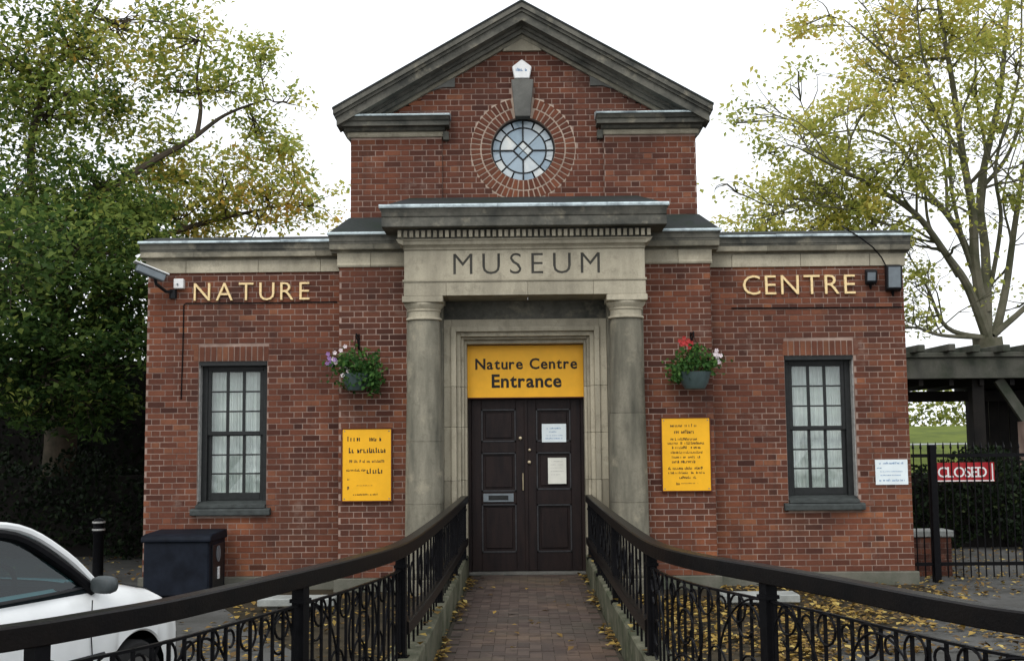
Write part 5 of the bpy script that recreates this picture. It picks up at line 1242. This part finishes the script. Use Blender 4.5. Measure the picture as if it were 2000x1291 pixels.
# --- tall bare-limbed tree on the right
base = Vector((9.55, 9.0, GZ)); top = px(1928, 660, 9.0)
def Q(x, y, Y=9.0): return px(x, y, Y)
limbs = [([top, Q(1890, 560, 8.8), Q(1850, 500, 8.6), Q(1790, 420, 8.2), Q(1715, 370, 7.8), Q(1640, 330, 7.4), Q(1560, 290, 7.0)], 0.109, 0.014),
         ([Q(1928, 610), Q(1885, 480, 9.2), Q(1850, 420, 9.3), Q(1790, 350, 9.6), Q(1760, 290, 9.8), Q(1690, 255, 10.0), Q(1600, 265, 10.2)], 0.088, 0.014),
         ([top, Q(1905, 520), Q(1900, 420, 8.8), Q(1880, 300, 8.6), Q(1860, 160, 8.4), Q(1835, 20, 8.2), Q(1820, -120, 8.0)], 0.116, 0.027),
         ([Q(1880, 310, 8.6), Q(1800, 180, 8.4), Q(1720, 100, 8.0), Q(1650, 40, 7.6)], 0.048, 0.010),
         ([top, Q(1925, 500, 9.3), Q(1915, 370, 9.6), Q(1950, 200, 9.8), Q(1965, 60, 10), Q(1975, -120, 10.2)], 0.116, 0.027),
         ([Q(1915, 370, 9.6), Q(1970, 300, 9.4), Q(2010, 180, 9.2), Q(2040, 0, 9)], 0.054, 0.014),
         ([Q(1945, 650, 9.2), Q(1965, 560, 9.4), Q(1985, 420, 9.6), Q(2010, 280, 9.8), Q(2060, 100, 10)], 0.102, 0.020),
         ([top, Q(1850, 640, 8.6), Q(1810, 560, 8.2), Q(1770, 490, 7.8)], 0.061, 0.014),
         ([top, Q(1840, 655, 8.2), Q(1790, 640, 8.0), Q(1740, 640, 7.6)], 0.048, 0.014),
         ([Q(1940, 655), Q(2040, 560, 9), Q(2120, 420, 9)], 0.075, 0.020),
         ([Q(1850, 420, 9.3), Q(1840, 300, 9.6), Q(1780, 200, 9.8), Q(1740, 60, 10)], 0.041, 0.010),
         ([Q(1895, 520, 9.0), Q(1860, 380, 8.2), Q(1850, 240, 7.8), Q(1800, 100, 7.4), Q(1790, -60, 7.2)], 0.047, 0.012),
         ([Q(1915, 440, 9.6), Q(1925, 300, 10.0), Q(1905, 160, 10.4), Q(1915, -40, 10.6)], 0.051, 0.014),
         ([Q(1935, 560, 9.2), Q(1955, 430, 8.6), Q(1945, 320, 8.2), Q(1990, 150, 8.0), Q(1995, -40, 8.0)], 0.051, 0.014),
         ([Q(1870, 540, 8.8), Q(1815, 440, 9.6), Q(1800, 330, 10.0), Q(1745, 220, 10.4), Q(1735, 80, 10.6)], 0.043, 0.010),
         ([Q(1960, 600, 9.4), Q(1975, 480, 10.0), Q(1960, 380, 10.2), Q(2000, 240, 10.4)], 0.043, 0.010),
         ([Q(1790, 420, 8.2), Q(1740, 440, 8.0), Q(1660, 410, 7.8), Q(1560, 400, 7.6)], 0.034, 0.009)]
clumps = []
rg = random.Random(77)
for (x, y, r, n, tn) in [(1640, 270, 0.9, 330, .5), (1560, 250, 0.9, 240, .5), (1500, 300, 0.7, 90, .45), (1480, 210, 0.7, 40, .4), (1700, 200, 0.9, 300, .62), (1740, 170, 0.9, 330, .66), (1800, 120, 1.0, 330, .6), (1700, 60, 0.9, 300, .7), (1620, 30, 0.8, 150, .68), (1780, 30, 1.0, 340, .72), (1860, 70, 1.0, 300, .6), (1940, 40, 1.0, 300, .6), (1990, 120, 1.0, 300, .55), (1900, 180, 0.9, 240, .5), (1830, 220, 0.9, 260, .52), (1960, 240, 0.9, 220, .45),
                         (1600, 360, 0.9, 480, .5), (1540, 390, 0.9, 480, .52), (1500, 430, 0.8, 380, .55), (1660, 400, 0.9, 420, .55), (1720, 330, 0.8, 260, .5), (1640, 440, 0.9, 420, .6), (1570, 460, 0.9, 460, .6), (1710, 440, 0.8, 260, .5), (1780, 300, 0.8, 200, .5), (1850, 340, 0.8, 150, .45), (1790, 560, 0.6, 110, .4), (1800, 620, 0.5, 90, .4), (1980, 380, 0.8, 150, .45), (1450, 420, 0.6, 45, .5), (1420, 360, 0.6, 16, .5), (1560, 140, 0.8, 60, .6), (1570, 60, 0.7, 60, .7), (1440, 240, 0.5, 14, .4), (1790, 480, 0.6, 120, .5), (1990, 600, 0.7, 70, .4),
                         (1860, -60, 1.1, 300, .6), (1980, -60, 1.2, 300, .6), (1720, -60, 1.0, 240, .68), (2080, 200, 1.2, 300, .5), (2100, 400, 1.2, 260, .5), (2080, -50, 1.2, 260, .6)]:
    clumps.append((px(x, y, 8.6 + rg.uniform(-1.6, 1.6)), (r * 1.0, r * 1.1, r * 0.8), int(n * 1.55), tn, 0.16))
clump_tree('plane_tree', 'tall mossy-limbed tree with sparse yellow leaves on the right', base, top, 0.34, limbs, clumps, 'leaf_right', 'bark_mossy', 57, leaf=(0.08, 0.16), dens=1.3, stray=130)

# --- dark hedges
def hedge(name, label, boxes, n, seed, tone=0.35, leaf=(0.07, 0.12), mat='leaf_dark', cat='hedge', core=True):
    r2 = np.random.default_rng(seed)
    x0 = min(b[0] for b in boxes); t = empty(name, ((boxes[0][0] + boxes[0][1]) / 2, boxes[0][2], GZ), label, cat)
    vol = [(b[1] - b[0]) * (b[5] - b[4]) for b in boxes]; P = []
    cm = MB()
    for b, v in zip(boxes, vol):
        m_ = int(n * v / sum(vol)); q = r2.random((m_, 3))
        q[:, 1] = q[:, 1] ** 2.2
        p = np.stack([b[0] + q[:, 0] * (b[1] - b[0]), b[2] + q[:, 1] * (b[3] - b[2]), b[4] + q[:, 2] * (b[5] - b[4])], 1)
        p[:, 1] += 0.25 * np.sin(p[:, 0] * 2.1 + p[:, 2]) ; p[:, 2] += 0.18 * np.sin(p[:, 0] * 3.3 + 1)
        P.append(p)
        if core: cm.box(b[0] + 0.15, b[1] - 0.15, b[2] + 0.45, b[3], GZ, b[5] - 0.3)
    if core: cm.obj('shade_core', 'timber_black', t)  # opaque dark box, painted stand-in for the shade inside the leaves
    P = np.concatenate(P)
    link('foliage', leaf_mesh('foliage', P, r2.uniform(leaf[0], leaf[1], len(P)), r2.normal(tone, 0.2, len(P)), mat), t)
hedge('shade_toned_hedge', 'dark hedge under the left tree, shade put into its leaf colour', [(-16, -5.2, 6.2, 8.5, 0.0, 3.6), (-9.5, -5.3, 4.4, 5.4, -0.1, 1.5)], 30000, 5, 0.3)
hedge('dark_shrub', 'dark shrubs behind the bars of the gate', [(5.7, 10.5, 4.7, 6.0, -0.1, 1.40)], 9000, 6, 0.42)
hedge('far_hedge', 'yellow-green leafy hedge on the grass bank seen under the shelter', [(6, 16, 23.0, 24.0, 2.0, 3.5)], 3200, 8, 0.25, (0.12, 0.24), 'leaf_right', core=False)

# ---- timber shelter beyond the gate
t = empty('park_shelter', (8.6, 6.5, GZ), 'weathered timber shelter with deep flat roof behind the gate', 'shelter')
MB().box(6.45, 11.5, 6.0, 6.08, 2.78, 3.16).obj('fascia_board', 'timber_grey', t, bevel=0.01)
MB().box(6.40, 11.6, 5.95, 9.0, 3.162, 3.25).obj('roof', 'timber_grey', t, bevel=0.01)
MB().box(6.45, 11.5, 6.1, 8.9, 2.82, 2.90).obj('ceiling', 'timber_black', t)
MB().box(6.45, 11.5, 7.6, 7.75, 2.42, 2.62).obj('cross_beam', 'timber_black', t)
rr = random.Random(4)
for k in range(10):     # rough beam ends riding on the fascia
    xx = 6.55 + k * 0.5 + rr.uniform(-.06, .06); bq = MB(); beam(bq, Vector((xx, 5.55 + rr.uniform(-.1, .1), 3.30 + rr.uniform(-.03, .03))), Vector((xx + 0.1, 8.9, 3.36)), 0.13, 0.13); bq.obj('beam', 'timber_grey', t, bevel=0.015)
for k in range(9):
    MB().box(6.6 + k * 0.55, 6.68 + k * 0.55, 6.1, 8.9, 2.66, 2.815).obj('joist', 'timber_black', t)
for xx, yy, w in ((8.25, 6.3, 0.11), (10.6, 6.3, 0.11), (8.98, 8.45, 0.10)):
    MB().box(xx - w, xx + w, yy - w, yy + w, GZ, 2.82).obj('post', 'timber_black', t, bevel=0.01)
for k in range(14):
    MB().box(8.98 + k * 0.2, 9.165 + k * 0.2, 8.60 + (k % 2) * 0.012, 8.63 + (k % 2) * 0.012, GZ, 2.81).obj('board', 'timber_black', t)
bq = MB(); beam(bq, Vector((8.62, 6.2, 2.77)), Vector((9.20, 6.2, 1.85)), 0.10, 0.17); bq.obj('brace', 'timber_grey', t)
MB().box(9.0, 9.3, 6.05, 6.35, GZ, 2.0).obj('brick_post', 'mortar', t)

# ---- grass bank with a pale path
prof = [(9.5, GZ + 0.004), (12, 0.5), (14.5, 1.25), (16.2, 1.55), (17.2, 1.585), (19, 1.86), (22, 2.12), (32, 2.2), (60, 2.2)]
gb = MB(); vs = []
for y, z in prof: vs += [(5.6 - 0.05 * y, y, z if y > 10 else z), (40, y, z)]
vs[0] = (5.6, 9.5, GZ + 0.004)
gb.add(vs, [(2 * i, 2 * i + 1, 2 * i + 3, 2 * i + 2) for i in range(len(prof) - 1)]); gb.obj('grass_bank', 'grass_bank', kind='structure')
pp = MB().add([(5.0, 16.2, 1.556), (40, 16.2, 1.556), (40, 17.2, 1.591), (5.0, 17.2, 1.591)], [(0, 1, 2, 3)]); pp.obj('bank_path', 'pale_slab', kind='structure')

# ---- fallen leaves
r2 = np.random.default_rng(91); P = []
def strew(n, x0, x1, y0, y1, z, dens=None, sx=1):
    q = r2.random((n, 2)); p = np.stack([x0 + q[:, 0] * (x1 - x0), y0 + q[:, 1] * (y1 - y0), np.full(n, z)], 1)
    if dens is not None:
        keep = r2.random(n) < dens(p[:, 0], p[:, 1]); p = p[keep]
    P.append(p)
patch = lambda x, y: np.clip(0.55 + 0.5 * np.sin(x * 2.3 + 1.0 * y) * np.sin(y * 1.7 - x), 0.06, 1)
strew(6500, 1.0, 2.6, -8.6, -1.2, GZ + 0.02, patch)
strew(4200, 2.4, 5.0, -5.0, -0.2, GZ + 0.02, patch)
strew(2600, 1.6, 6.0, -10.5, -4.0, GZ + 0.015, lambda x, y: patch(x, y) * 0.5)
strew(1800, 5.0, 9.0, -1.5, 4.5, GZ + 0.02, patch)
strew(2000, -3.2, -1.0, -8.5, -0.8, GZ + 0.02, lambda x, y: patch(x, y) * 0.75)
strew(1300, -9.5, -5.0, -2.5, 4.5, GZ + 0.02, patch)
strew(700, -5.0, -2.0, -7.0, -1.0, GZ + 0.015, lambda x, y: patch(x, y) * 0.6)
for s in (-1, 1):
    a, b = xr(s, 0.60, 0.745); strew(520, a, b, -7.4, -0.2, 0.012, lambda x, y: np.clip((np.abs(x) - 0.62) * 9, 0, 1) * np.clip(0.45 + 0.6 * np.sin(y * 2.7 + x * 3), 0.05, 1))
    a, b = xr(s, 0.75, 0.95); strew(40, a, b, -7.4, -0.2, 0.285)
strew(34, -0.6, 0.6, -8.5, -0.2, 0.008)
P = np.concatenate(P); n = len(P); P[:, 2] += r2.random(n) * 0.03
me = leaf_mesh('fallen_leaves', P, r2.uniform(0.045, 0.095, n), r2.beta(1.5, 1.5, n), 'leaf_fallen', flat=0.8, aspect=0.75)
tag(link('fallen_leaves', me), 'yellow and brown leaves fallen over the ground and along the path edges', 'leaves', kind='stuff')
